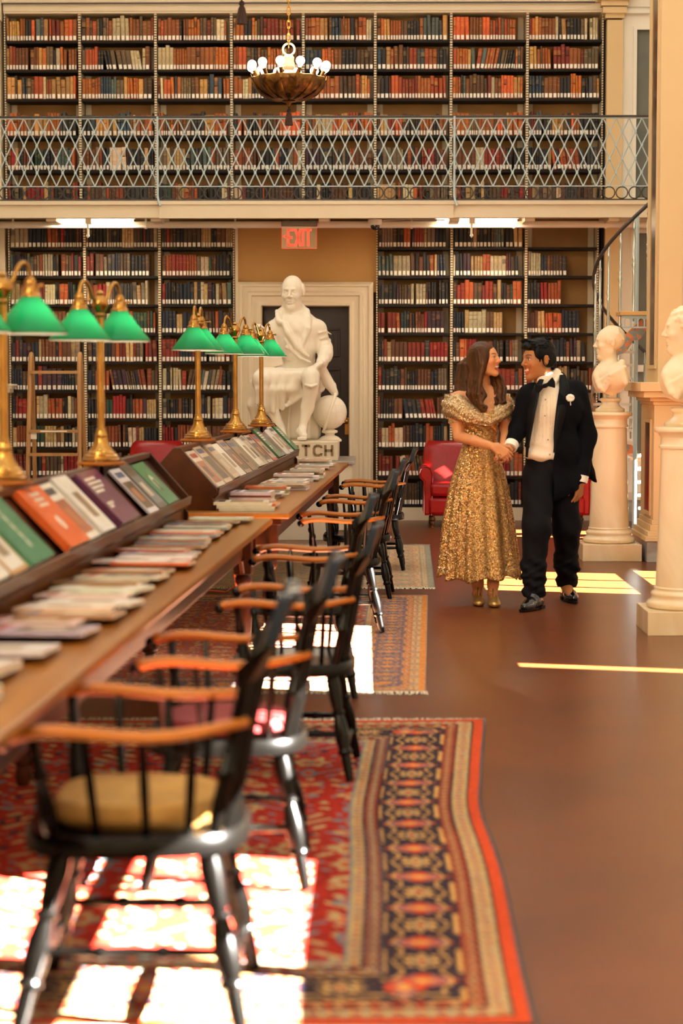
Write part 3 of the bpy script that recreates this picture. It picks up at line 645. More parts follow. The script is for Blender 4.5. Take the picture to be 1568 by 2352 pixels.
J2 = [((226, 214, 196), 'photo', 'pale journal nearest on the far rack'), ((222, 196, 170), 'photo', 'journal with faded pink picture, second on the far rack'), ((214, 190, 166), 'photo', 'beige picture journal, third on the far rack'), ((240, 234, 224), 'frame', 'plain white journal below the third lamp mount'), ((176, 150, 126), 'photo', 'brownish journal right of the plain white one'), ((150, 130, 110), 'photo', 'grey brown journal sixth on the far rack'), ((222, 212, 190), 'frame', 'thick cream journal leaning in front of others'),
      ((196, 176, 150), 'photo', 'light brown journal below the fourth lamp mount'), ((186, 178, 168), 'photo', 'colourful photo journal ninth on the far rack'), ((178, 60, 44), 'photo', 'red edged photo journal tenth on the far rack'), ((74, 122, 88), 'lines', 'grey green journal with pale lines on the far rack'), ((126, 130, 160), 'photo', 'blue violet journal on the far rack'), ((238, 232, 222), 'frame', 'white journal third from the rack end'), ((232, 228, 220), 'photo', 'white journal second from the rack end'), ((40, 124, 76), 'lines', 'green journal with white lettering last on the far rack')]
vv = .12
for k, (c, st, lb) in enumerate(J2):
    on_rack(rack2, vv, .34 if k != 6 else .36, .27+.02*(k % 3 == 1), .012+.012*(k % 4 == 2), c, st, lb, R.uniform(-.05, .03), 'journals leaning on the far rack'); vv += .385
# --- journals spread on the table tops
def flat(t, u, v, ln, wid, th, z, col, style, lab, rz, grp, rx=0):
    b = MB(); cover(b, -ln/2, ln/2, -wid/2, wid/2, 0, th, col, v); b2 = MB(); decor(b2, -ln/2, ln/2, -wid/2, wid/2, th, style, v)
    o = b.build('magazine', M_cover, color=True, label=lab, cat='magazine', group=grp)
    o.matrix_world = t.matrix_basis @ Matrix.Translation((u, v, z)) @ Matrix.Rotation(rz, 4, 'Z') @ Matrix.Rotation(rx, 4, 'X')
    if b2.v: b2.build('cover_print', M_cover, o, color=True)
cnm = {0: 'pale', 1: 'white', 2: 'orange edged', 3: 'grey blue', 4: 'lilac', 5: 'cream', 6: 'brown picture', 7: 'reddish'}
CM_ = [(238, 228, 214), (250, 247, 240), (232, 116, 54), (150, 164, 166), (206, 190, 204), (242, 228, 198), (170, 128, 90), (200, 108, 84)]
# near table: v measured from its near end
seq = [(1.35, -.26, 0, .03), (1.75, -.3, 5, .02), (2.1, -.27, 1, .012), (2.5, -.235, 4, .012), (2.72, -.3, 0, .01), (2.88, -.22, 6, .01), (3.05, -.26, 5, .012), (3.18, -.215, 1, .012), (3.42, -.27, 0, .01), (3.6, -.25, 1, .012), (3.8, -.29, 6, .012), (4.0, -.25, 0, .01), (4.2, -.26, 6, .012), (4.52, -.215, 2, .012), (4.6, -.32, 1, .012), (4.78, -.24, 1, .01), (4.95, -.25, 4, .01), (5.1, -.3, 7, .01), (5.26, -.26, 6, .01)]
seq += [(5.44+.135*k, -.27-.012*(k % 3), [3, 6, 0, 3, 2, 5, 3, 0, 3, 6][k], .011) for k in range(10)]+[(6.92, -.23, 1, .012)]
for k, (v, u, ci, th) in enumerate(seq):
    pos = 'counted from the near left corner'
    rx = -.055 if k else 0
    flat(T1, u, v, .3, .27, th, .7605+(.016 if k else .0005), tuple(c*R.uniform(.93, 1.04) for c in CM_[ci]), 'photo' if ci in (0, 3, 6, 4) else 'frame', '%s magazine on the near table, %s counted from the near end' % (cnm[ci], ORD[k]), R.uniform(-.07, .05), 'magazines spread on the near table', rx)
stk = [(.25, -.28, 3, .3), (.46, -.26, 2, .28), (.95, -.3, 4, .24), (1.35, -.27, 3, .26), (1.75, -.28, 4, .26), (2.2, -.22, 3, .3), (2.75, -.24, 3, .26), (3.3, -.22, 3, .28), (3.75, -.2, 3, .26), (4.3, -.22, 3, .25), (4.95, -.21, 3, .27), (5.6, -.23, 4, .25)]
nn = 0
for v, u, n, ln in stk:
    z = .761
    for k in range(n):
        ci = R.choice([0, 1, 1, 5, 2, 6, 0, 1]); th = R.uniform(.008, .022)
        flat(T2, u+R.uniform(-.03, .03), v+R.uniform(-.03, .03), ln, .21, th, z, tuple(c*R.uniform(.93, 1.03) for c in CM_[ci]), 'photo' if k == n-1 else 'none', '%s magazine, %s up in the %s pile along the far table' % (cnm[ci], ORD[k], ORD[stk.index((v, u, n, ln))]), R.uniform(-.06, .06), 'magazines piled on the far table'); z += th+.0004
# ================================================================ Windsor arm chairs (facing -x)
def make_chair(lab):
    t = thing('windsor_armchair', lab, 'chair', (0, 0, 0), 0, 'black armchairs along the reading tables')
    n = 40; vs = []; fs = []                # saddle seat
    def outline(a):
        ca, sa = math.cos(a), math.sin(a); e = 3.2
        r = 1/((abs(ca)**e+abs(sa)**e)**(1/e)); return (r*ca*.235-.005, r*sa*(.245+.02*(-ca)))
    prof_ = [(1, .385), (1.0, .395), (1.0, .42), (.97, .43), (.85, .428), (.6, .415), (.3, .412), (0.02, .418)]
    vs = []; 
    for s, z in [(.0, .382), (.94, .382)]+prof_:
        for j in range(n):
            x, y = outline(2*PI*j/n); vs.append((x*s, y*s, z))
    m_ = len(prof_)+2; fs = [(i*n+j, i*n+(j+1) % n, (i+1)*n+(j+1) % n, (i+1)*n+j) for i in range(m_-1) for j in range(n)]
    b = MB(); b.add(vs, fs); b.build('seat', M_blk, t, smooth=True)
    def turned(p0, p1, prof, nseg=12):
        p0 = Vector(p0); p1 = Vector(p1); return [p0.lerp(p1, s) for s, _ in prof], [r for _, r in prof]
    LG = [(0, .021), (.12, .025), (.3, .02), (.34, .017), (.355, .024), (.375, .024), (.39, .018), (.5, .025), (.62, .026), (.7, .021), (.72, .026), (.74, .026), (.76, .018), (.9, .017), (1, .014)]
    feet = {}
    for sx in (-1, 1):
        for sy in (-1, 1):
            p1 = (sx*.15, sy*.15, .388); p0 = (sx*.225 if sx > 0 else -.235, sy*.235, 0); feet[sx, sy] = (Vector(p0), Vector(p1))
            pts, rd = turned(p1, p0, [(s, r*1.05) for s, r in LG]); b = MB(); b.tube(pts, rd, 14); b.build('leg', M_blk, t, smooth=True)
    ST = [(0, .009), (.2, .012), (.3, .012), (.32, .017), (.35, .017), (.37, .012), (.5, .014), (.63, .012), (.65, .017), (.68, .017), (.7, .012), (.8, .012), (1, .009)]
    def leg_at(k, z): a, c = feet[k]; return a.lerp(c, z/c.z)
    for k1, k2, z in (((-1, -1), (-1, 1), .12), ((1, -1), (1, 1), .12), ((-1, -1), (1, -1), .17), ((-1, 1), (1, 1), .17)):
        pts, rd = turned(leg_at(k1, z), leg_at(k2, z), ST); b = MB(); b.tube(pts, rd, 8); b.build('stretcher', M_blk, t, smooth=True)
    # back: two outer posts, five spindles, shaped crest rail
    def crest(y): return Vector((.266-.7*y*y, y, .785))
    for y in (-.205, .205):
        p0 = Vector((.165, y*.86, .42)); p1 = crest(y); pts, rd = turned(p0, p1, [(0, .014), (.2, .017), (.33, .015), (.36, .02), (.4, .02), (.42, .015), (.7, .014), (1, .012)]); b = MB(); b.tube(pts, rd, 10); b.build('back_post', M_blk, t, smooth=True)
    for y in (-.135, -.068, 0, .068, .135):
        p0 = Vector((.195-.5*y*y, y*.9, .42)); p1 = crest(y); b = MB(); b.tube([p0, p0.lerp(p1, .3), p0.lerp(p1, .7), p1], [.0085, .0115, .0085, .007], 8); b.build('spindle', M_blk, t, smooth=True)
    vs = []; fs = []; N_ = 32
    for i in range(N_+1):
        y = -.25+.5*i/N_; u = abs(y)/.25; x = .268-.7*y*y
        top = .942-.05*u**2+.016*math.cos(y*42)*(u > .35)-.035*max(0, u-.86)/.14; bot = .772+.012*math.cos(y*14)
        if u > .94: bot += .03*(u-.94)/.06
        dx = .062 
        for (z, off, th) in ((bot, 0, .009), ((bot+top)/2, dx*.5, .011), (top-.01, dx*.95, .01), (top, dx, .014)):
            vs += [(x+off-th, y, z), (x+off+th, y, z)]
    for i in range(N_):
        a = i*8; c = (i+1)*8
        ring = [0, 2, 4, 6, 7, 5, 3, 1]
        for k in range(8): p, q = ring[k], ring[(k+1) % 8]; fs.append((a+p, a+q, c+q, c+p))
    fs += [tuple([0, 1, 3, 5, 7, 6, 4, 2]), tuple([N_*8+k for k in (0, 2, 4, 6, 7, 5, 3, 1)])]
    b = MB(); b.add(vs, fs); b.build('crest_rail', M_blk, t, smooth=True, ang=60)
    # arms
    for s in (-1, 1):
        P_ = [(-.255, .272, .648), (-.22, .275, .66), (-.15, .28, .668), (-.06, .283, .66), (.03, .28, .652), (.11, .262, .655), (.18, .228, .664), (.232, .19, .672)]
        P2 = []
        for k in range(len(P_)-1):
            for j in range(3): P2.append(Vector(P_[k]).lerp(Vector(P_[k+1]), j/3))
        P2.append(Vector(P_[-1]))
        for _ in range(2): P2 = [P2[0]]+[(P2[k-1]+2*P2[k]+P2[k+1])/4 for k in range(1, len(P2)-1)]+[P2[-1]]
        P2 = [Vector((p.x, p.y*s, p.z)) for p in P2]; nn_ = len(P2); rd = [.02+.012*math.sin(PI*min(1, k/6)) if k < 3 else .027-.009*(k/nn_) for k in range(nn_)]; rd[0] = .012
        b = MB(); b.tube(P2, rd, 12, flat=.62); ar = b.build('arm', M_arm, t, smooth=True)
        kb = MB(); kb.ball((-.25, .273*s, .643), .027, 12, 8, sq=(.8, 1.1, .75)); kb.build('arm_tip', M_blk, ar, smooth=True)
        for (xb_, yb_, xt, yt, r) in ((-.165, .2, -.19, .275, .017), (-.07, .215, -.085, .281, .0095), (.03, .21, .03, .28, .0095), (.115, .19, .13, .255, .0095)):
            p0 = Vector((xb_, yb_*s, .42)); p1 = Vector((xt, yt*s, .652)); b = MB()
            if r > .012: pts, rd = turned(p0, p1, [(0, .013), (.1, .02), (.3, .022), (.55, .013), (.6, .018), (.65, .018), (.7, .012), (1, .012)]); b.tube(pts, rd, 10)
            else: b.tube([p0, p0.lerp(p1, .5), p1], [.008, .0105, .008], 8)
            b.build('arm_spindle', M_blk, t, smooth=True)
    return t
ch = make_chair('nearest black Windsor armchair with tan seat cushion, bottom left')
CH_ = [(-.53, 4.6, 0, 1.05, 0), (-.41, 5.85, .03, 1.02, 'second nearest black Windsor armchair, with a red seat cushion'), (-.27, 7.4, -.05, 1, 'third black Windsor armchair from the front, standing clear of the red cushion'), (-.28, 9.3, .02, 1, 'fourth black Windsor armchair, beside the near end of the far table'), (-.14, 11.6, .05, 1, 'fifth black Windsor armchair along the tables'), (-.05, 13.4, -.05, 1, 'sixth black Windsor armchair along the tables'), (.07, 15.3, -.02, 1, 'farthest black Windsor armchair on the aisle side, nearest the red armchair'),
       (-2.42, 8.9, PI+.25, 1.0, 'black armchair with grey sheen behind the near rack, left of second lamp'), (-2.2, 11.3, PI-.1, 1.0, 'black armchair on the far side of the far table, behind its rack')]
for k, (x, y, rz, s, lb) in enumerate(CH_):
    if k: dup(ch, (x, y, .008 if k not in (3, 5) else .001), rz, lb, s)
ch.location = (-.53, 4.6, .008); ch.rotation_euler = (0, 0, 0); ch.scale = (1.11, 1.08, 1.06)
def cushion(name, lab, loc, r, h, m, sq=1):
    b = MB(); n = 40; prof = [(0, 0), (r*.9, 0), (r, h*.35), (r, h*.6), (r*.93, h*.95), (r*.7, h*1.02), (0, h*1.04)]
    def sqr(a, z): e = 3; return 1/((abs(math.cos(a))**e+abs(math.sin(a))**e)**(1/e)) if sq else 1
    b.lathe(prof, n, wob=sqr); b.build(name, m, smooth=True, loc=loc, label=lab, cat='cushion')
cushion('seat_cushion', 'tan cushion on the seat of the nearest armchair', (-.54, 4.6, .463), .2, .06, mat('tan_cushion', (176, 136, 66), .9, noise=(12, (146, 104, 46), one, 3, .3)))
cushion('seat_cushion', 'dark red cushion on the second nearest armchair', (-.42, 5.85, .446), .19, .045, mat('red_cushion', (124, 18, 16), .7))
# ================================================================ red leather armchairs
def make_arm(lab):
    t = thing('leather_armchair', lab, 'armchair', (0, 0, 0), 0, 'red leather armchairs before the bookcases')
    def rb(x0, x1, y0, y1, z0, z1, name, e=.03, top=None): b = MB(); b.box(x0, x1, y0, y1, z0, z1, top=top); return b.build(name, M_red, t, bevel=e, smooth=True, ang=89)
    def slab(name, pts, rfun, m=M_red):
        pass
    rb(-.33, .33, -.36, .3, .12, .31, 'seat_frame', .04); rb(-.3, .3, -.385, .16, .315, .445, 'seat_cushion', .035)
    b = MB(); n = 14; vs = []; fs = []
    for i in range(n+1):
        u = i/n; z = .30+u*.56; yb = .2+u*.15; w = .37+.025*math.sin(PI*min(1, u*1.1)); r = 1
        if u > .86: q = (u-.86)/.14; w -= .07*q*q; 
        for k in range(17):
            a = k/16; x = -w+2*w*a; cv = .035*(1-(2*a-1)**2); edge = .05*abs(2*a-1)**5
            fr_ = yb-.05-.02*math.sin(PI*u)+.02-cv*.7-(.05 if u < .9 else .05*(1-(u-.9)/.1))+edge
            vs.append((x, fr_, z))
    m_ = 17
    for i in range(n):
        for k in range(16): fs.append((i*m_+k, i*m_+k+1, (i+1)*m_+k+1, (i+1)*m_+k))
    b.add(vs, fs); o = b.build('backrest', M_red, t, smooth=True, ang=80); so = o.modifiers.new('solid', 'SOLIDIFY'); so.thickness = .12; so.offset = -1; so.use_even_offset = True; bv = o.modifiers.new('bevel', 'BEVEL'); bv.width = .035; bv.segments = 4; bv.limit_method = 'ANGLE'; bv.angle_limit = math.radians(50)
    for s in (-1, 1):
        poly = [(-.055, .13), (.045, .13), (.05, .3), (.05, .44), (.06, .5), (.055, .55), (.03, .59), (-.01, .61), (-.06, .61), (-.1, .58), (-.115, .54), (-.105, .5), (-.07, .475), (-.05, .46), (-.052, .3)]
        b = MB(); b.prism([(s*-1*(-x)+s*.33 if False else s*(.33-x), z) for x, z in poly][::1 if s > 0 else -1], -.345, .22); b.build('arm', M_red, t, bevel=.018, smooth=True, ang=60)
        b = MB(); ring = [(s*(.33-x*1.0), -.347, z) for x, z in poly]; b.tube(ring, .006, 6, closed=True); b.build('piping', M_red, t, smooth=True)
    LP_ = [(.0, .13), (.028, .13), (.034, .12), (.026, .108), (.04, .095), (.042, .08), (.028, .066), (.034, .055), (.034, .045), (.022, .034), (.02, .012)]
    for x in (-.27, .27):
        b = MB(); b.lathe(LP_, 16, x, -.31); b.lathe([(.015, .012), (.015, .0)], 12, x, -.31, mi=1); b.build('leg', [M_wood, M_brass], t, smooth=True)
        b = MB(); b.box(x-.025, x+.025, .22, .27, 0.0, .125); b.build('rear_leg', M_wooddk, t)
    return t
ac = make_arm('red leather armchair left of the woman in gold')
p1 = atz(1047, 1213, 0)
ac.scale = (.76, 1, 1)
dup(ac, (aty(1280, 1000, 19.75).x, 19.75, 0), 0, 'red leather armchair behind the man in the tuxedo')
dup(ac, (aty(350, 1000, 19.6).x, 19.75, 0), 0, 'red leather armchair back behind the far magazine rack')
ac.location = (aty(1038, 1000, 19.75).x, 19.75, 0)
# ================================================================ ladder
def make_ladder():
    Yl = 19.2; X = lambda px: aty(px, 950, Yl).x; Zl = lambda py: aty(784, py, Yl).z
    x0, x1 = X(72), X(184); ox = (x0+x1)/2; hw = (x1-x0)/2
    t = thing('step_ladder', 'wooden step ladder with rounded hoop tops before the left bookcases', 'ladder', (ox, Yl, 0)); zt = Zl(813)
    for s in (-1, 1):
        pts = [(s*(hw+.02), -.22, 0), (s*hw, -.03, zt-.08), (s*hw, .0, zt-.02), (s*hw, .03, zt), (s*hw, .06, zt-.02), (s*hw, .09, zt-.08), (s*(hw+.02), .32, 0)]
        b = MB(); b.tube(pts, .022, 8); b.build('stile', M_ladder, t, smooth=True)
    for py in (855, 990, 1043, 1110, 1165):
        z = Zl(py)
        if z < .05: continue
        y = -.22+.19*z/(zt-.08); b = MB(); b.box(-hw, hw, y-.035, y+.035, z-.014, z+.014); r_ = b.build('rung', M_ladder, t)
        if py == 990: b = MB(); b.box(-.13, .13, y-.0365, y-.035, z-.006, z+.006); b.build('tag_plate', M_paper, r_)
    b = MB(); b.box(-hw+.01, -hw+.07, -.12, -.118, Zl(1008), Zl(988)); b.build('paper_tag', M_paper, t)
make_ladder()
# bracket shelf end at far left
p = aty(17, 882, YW-.25); b = MB(); b.box(-.3, .06, 0, .25, -.02, .0); b.box(-.3, .04, .01, .25, -.05, -.02); b.box(-.3, .02, .02, .25, -.09, -.05); b.build('ledge', M_cream, loc=p, label='small cream moulded ledge at the far left wall end', cat='ledge', bevel=.003)
# ================================================================ chandelier
def make_chand(lab):
    t = thing('chandelier', lab, 'chandelier', (0, 0, 0), 0, 'bronze chandeliers in a row')
    n = 96; vs = []; fs = []; prof = [(.03, -.13), (.08, -.13), (.14, -.12), (.2, -.095), (.25, -.055), (.28, -.01), (.292, .03), (.28, .04), (.2, .02), (.08, .005), (.02, .0)]
    def wob(a, z): k = abs(math.sin(a*6)); return 1+(.07*k-.03)*(1 if z > -.12 else .3)+.012*math.sin(a*48)*(z > -.12)
    b = MB(); b.lathe(prof, n, wob=wob); b.build('bowl', M_bronze, t, smooth=True, ang=70)
    b = MB()
    for j in range(12):
        a = 2*PI*(j+.5)/12; P = []
        for (r, z) in ((.05, -.137), (.14, -.13), (.22, -.09), (.272, -.035), (.3, .03), (.308, .06)): P.append((r*math.cos(a)*1.02, r*math.sin(a)*1.02, z))
        b.tube(P, [.02, .025, .03, .028, .016, .004], 6, flat=.4)
    b.build('leaf_ribs', M_bronze, t, smooth=True)
    b = MB(); b.lathe([(.0, .22), (.03, .22), (.045, .2), (.042, .17), (.05, .15), (.05, .12), (.036, .1), (.06, .06), (.07, .03), (.06, .0), (0, 0)], 24); b.build('stem', mat('cut_glass', (170, 158, 134), .15, spec=.8), t, smooth=True)
    b = MB(); b.tube([(.048*math.cos(2*PI*j/24), 0, .265+.048*math.sin(2*PI*j/24)) for j in range(24)], .009, 8, closed=True); b.build('ring', mat('cut_glass'), t, smooth=True)
    b = MB(); z = .31; k = 0
    while z < 2.3:
        pts = [((.014*math.cos(a) if k % 2 else 0), (0 if k % 2 else .014*math.cos(a)), z+.033*math.sin(a)) for a in [2*PI*j/12 for j in range(12)]]; b.tube(pts, .0048, 5, closed=True); z += .052; k += 1
    b.build('chain', M_chain, t, smooth=True)
    for j in range(12):
        a = 2*PI*(j+.5)/12+.08; ca, sa = math.cos(a), math.sin(a)
        g = MB(); g.tube([(.26*ca, .26*sa, .03), (.29*ca, .29*sa, .085)], [.014, .017], 8); so = g.build('socket', M_bronze, t, smooth=True)
        g = MB(); c = Vector((.308*ca, .308*sa, .13)); g.ball(c, .036, 14, 10); g.tube([(.292*ca, .292*sa, .088), (.3*ca, .3*sa, .108)], [.014, .022], 10); g.build('bulb', M_bulb, so, smooth=True)
    b = MB(); b.lathe([(.0, -.12), (.03, -.135), (.05, -.15), (.02, -.165), (.012, -.18), (.0, -.19)], 16); b.build('finial', M_bronze, t, smooth=True)
    b = MB(); b.tube([(0, .0, -.19+.02*0), (0, 0, -.21)], .006, 6); b.lathe([(.0, -.205), (.012, -.21), (.018, -.225), (.012, -.235), (.02, -.25), (.03, -.3), (.033, -.34), (.0, -.341)], 28, wob=lambda a, z: 1+.06*math.sin(a*14)); b.build('tassel', M_tassel, t, smooth=True)
    ld = bpy.data.lights.new('chandelier_glow', 'POINT'); ld.energy = 28; ld.color = (1, .84, .62); ld.shadow_soft_size = .28
    lo = bpy.data.objects.new('chandelier_glow', ld); COL.objects.link(lo); lo.parent = t; lo.location = (0, 0, .3)
    return t
cd = make_chand('bronze leaf bowl chandelier with lit globe bulbs and chain')
pc = aty(663, 190, 16); cd2 = dup(cd, (aty(555, 20, 11.5).x, 11.5, pc.z+.01), .1, 'second chandelier, only its brown tassel in view at the top edge')
cd.location = pc
# ================================================================ sculpting: smooth unions of rounded forms, meshed as one surface
class Sculpt:
    def __init__(s, xs, ys, zs):
        s.ax = [np.asarray(a, np.float32) for a in (xs, ys, zs)]; s.F = np.full([len(a) for a in s.ax], .2, np.float32); s.M = Matrix(); s.sc = 1.0; s.k = .02
    def pt(s, p): return np.array(s.M @ Vector(p))
    def win(s, lo, hi):
        sl = []
        for a, l, h in zip(s.ax, lo, hi):
            i = max(0, int(np.searchsorted(a, l))-1); j = min(len(a), int(np.searchsorted(a, h))+1)
            if j <= i: return None, None
            sl.append(slice(i, j))
        return tuple(sl), (s.ax[0][sl[0]][:, None, None], s.ax[1][sl[1]][None, :, None], s.ax[2][sl[2]][None, None, :])
    def put(s, lo, hi, fn, k, sub=False):
        sl, g = s.win(lo, hi)
        if sl is None: return
        d = fn(*g).astype(np.float32); f = s.F[sl]
        if sub: h = np.clip(.5-.5*(f+d)/k, 0, 1); s.F[sl] = f*(1-h)-d*h+k*h*(1-h)
        else: h = np.clip(.5+.5*(f-d)/k, 0, 1); s.F[sl] = f*(1-h)+d*h-k*h*(1-h)
    def cap(s, a, b, r0, r1=None, k=None, sub=False):
        r1 = r0 if r1 is None else r1; k = (s.k if k is None else k)*s.sc; r0 *= s.sc; r1 *= s.sc; a = s.pt(a); b = s.pt(b); m = max(r0, r1)+k+.02; ba = b-a; L = max(float(ba@ba), 1e-9)
        def fn(x, y, z):
            px, py, pz = x-a[0], y-a[1], z-a[2]; h = np.clip((px*ba[0]+py*ba[1]+pz*ba[2])/L, 0, 1)
            return np.sqrt((px-h*ba[0])**2+(py-h*ba[1])**2+(pz-h*ba[2])**2)-(r0+(r1-r0)*h)
        s.put(np.minimum(a, b)-m, np.maximum(a, b)+m, fn, k, sub); return s
    def chain(s, pts, rs, k=None):
        for i in range(len(pts)-1): s.cap(pts[i], pts[i+1], rs[i], rs[i+1], k)
    def ell(s, c, r, k=None, rot=None, sub=False):
        k = (s.k if k is None else k)*s.sc; r = np.array(r, float)*s.sc; c = s.pt(c); m = float(r.max())+k+.02
        Rm = s.M.to_3x3().normalized() @ (Euler(rot).to_matrix() if rot is not None else Matrix.Identity(3)); Q = np.array(Rm.inverted())
        def fn(x, y, z):
            px, py, pz = x-c[0], y-c[1], z-c[2]; u = [Q[i][0]*px+Q[i][1]*py+Q[i][2]*pz for i in range(3)]
            k0 = np.sqrt(sum((u[i]/r[i])**2 for i in range(3))); k1 = np.sqrt(sum((u[i]/r[i]**2)**2 for i in range(3)))+1e-6
            return k0*(k0-1)/k1
        s.put(c-m, c+m, fn, k, sub); return s
    def box(s, c, h, r=.01, k=None, rot=None, sub=False):
        k = (s.k if k is None else k)*s.sc; h = np.array(h, float)*s.sc; r *= s.sc; c = s.pt(c); m = float(np.linalg.norm(h))+k+.02
        Rm = s.M.to_3x3().normalized() @ (Euler(rot).to_matrix() if rot is not None else Matrix.Identity(3)); Q = np.array(Rm.inverted())
        def fn(x, y, z):
            px, py, pz = x-c[0], y-c[1], z-c[2]; q = [np.abs(Q[i][0]*px+Q[i][1]*py+Q[i][2]*pz)-(h[i]-r) for i in range(3)]
            return np.sqrt(sum(np.maximum(v, 0)**2 for v in q))+np.minimum(np.maximum(np.maximum(q[0], q[1]), q[2]), 0)-r
        s.put(c-m, c+m, fn, k, sub); return s
    def warp(s, fn):             # fn(x,y,z) -> amount taken off the field
        s.F += fn(s.ax[0][:, None, None], s.ax[1][None, :, None], s.ax[2][None, None, :]).astype(np.float32)
    def cut(s, fn, k=.004):      # keep where fn<0
        d = fn(s.ax[0][:, None, None], s.ax[1][None, :, None], s.ax[2][None, None, :]).astype(np.float32); h = np.clip(.5-.5*(s.F-d)/k, 0, 1); s.F = s.F*(1-h)+d*h+k*h*(1-h)
    def mesh(s):
        F = s.F; F[0] = F[-1] = .1; F[:, 0] = F[:, -1] = .1; F[:, :, 0] = F[:, :, -1] = .1
        I = F < 0; nx, ny, nz = F.shape
        cnt = np.zeros((nx-1, ny-1, nz-1), np.uint8)
        for a in (0, 1):
            for b in (0, 1):
                for c in (0, 1): cnt += I[a:nx-1+a, b:ny-1+b, c:nz-1+c]
        cells = np.argwhere((cnt > 0) & (cnt < 8)); n = len(cells); idx = np.full(cnt.shape, -1, np.int32); idx[tuple(cells.T)] = np.arange(n)
        acc = np.zeros((n, 3)); w = np.zeros(n)
        C = [(a, b, c) for a in (0, 1) for b in (0, 1) for c in (0, 1)]
        val = {o: F[cells[:, 0]+o[0], cells[:, 1]+o[1], cells[:, 2]+o[2]] for o in C}
        for o in C:
            for ax in range(3):
                if o[ax]: continue
                q = list(o); q[ax] = 1; q = tuple(q); f0, f1 = val[o], val[q]; m = (f0 < 0) != (f1 < 0); t = np.where(m, f0/np.where(m, f0-f1, 1), 0)
                p = np.array(o, float)[None, :].repeat(n, 0); p[:, ax] += t; acc[m] += p[m]; w[m] += 1
        g = cells+acc/np.maximum(w, 1)[:, None]; V = np.stack([np.interp(g[:, i], np.arange(len(s.ax[i])), s.ax[i]) for i in range(3)], 1)
        quads = []
        for ax in range(3):
            u, v = [(1, 2), (2, 0), (0, 1)][ax]; sl0 = [slice(None)]*3; sl1 = [slice(None)]*3; sl0[ax] = slice(0, -1); sl1[ax] = slice(1, None)
            A = I[tuple(sl0)]; B = I[tuple(sl1)]; e = np.argwhere(A != B)
            ok = (e[:, u] > 0) & (e[:, v] > 0) & (e[:, u] < F.shape[u]-1) & (e[:, v] < F.shape[v]-1); e = e[ok]
            fl = A[tuple(e.T)]; c = [e.copy() for _ in range(4)]; c[1][:, u] -= 1; c[2][:, u] -= 1; c[2][:, v] -= 1; c[3][:, v] -= 1
            q = np.stack([idx[tuple(x.T)] for x in c], 1); q = np.where(fl[:, None], q, q[:, ::-1]); quads.append(q)
        Q = np.concatenate(quads); Q = Q[(Q >= 0).all(1)]
        # light relaxation
        nb = np.zeros((n, 3)); ct = np.zeros(n)
        for i in range(4):
            a, b = Q[:, i], Q[:, (i+1) % 4]; np.add.at(nb, a, V[b]); np.add.at(ct, a, 1)
        return V*.5+.5*nb/np.maximum(ct, 1)[:, None], Q
def sculpt_obj(S, name, m, parent, origin, colfn=None, **kw):
    V, Q = S.mesh(); me = bpy.data.meshes.new(name); Vl = V-np.array(origin)
    me.vertices.add(len(V)); me.vertices.foreach_set('co', Vl.astype(np.float32).ravel()); me.loops.add(Q.size); me.loops.foreach_set('vertex_index', Q.astype(np.int32).ravel())
    me.polygons.add(len(Q)); me.polygons.foreach_set('loop_start', np.arange(0, Q.size, 4, dtype=np.int32)); me.polygons.foreach_set('loop_total', np.full(len(Q), 4, np.int32)); me.update(calc_edges=True)
    me.materials.append(m); me.shade_smooth()
    if colfn is not None:
        at = me.color_attributes.new('col', 'FLOAT_COLOR', 'POINT'); c = np.ones((len(V), 4), np.float32); c[:, :3] = colfn(V); at.data.foreach_set('color', c.ravel())
    o = bpy.data.objects.new(name, me); COL.objects.link(o)
    if parent: o.parent = parent
    tag(o, **kw); return o
def grid(lo, hi, step, fine=None):
    """axis from lo to hi; fine = [(a, b, step)] zones"""
    out = [lo]; x = lo
    while x < hi:
        st = step
        for a, b, f in (fine or []):
            if a <= x < b: st = f
        x += st; out.append(x)
    return np.array(out)
def headM(c, yaw, pitch=0, roll=0): return Matrix.Translation(c) @ Euler((pitch, roll, yaw)).to_matrix().to_4x4()
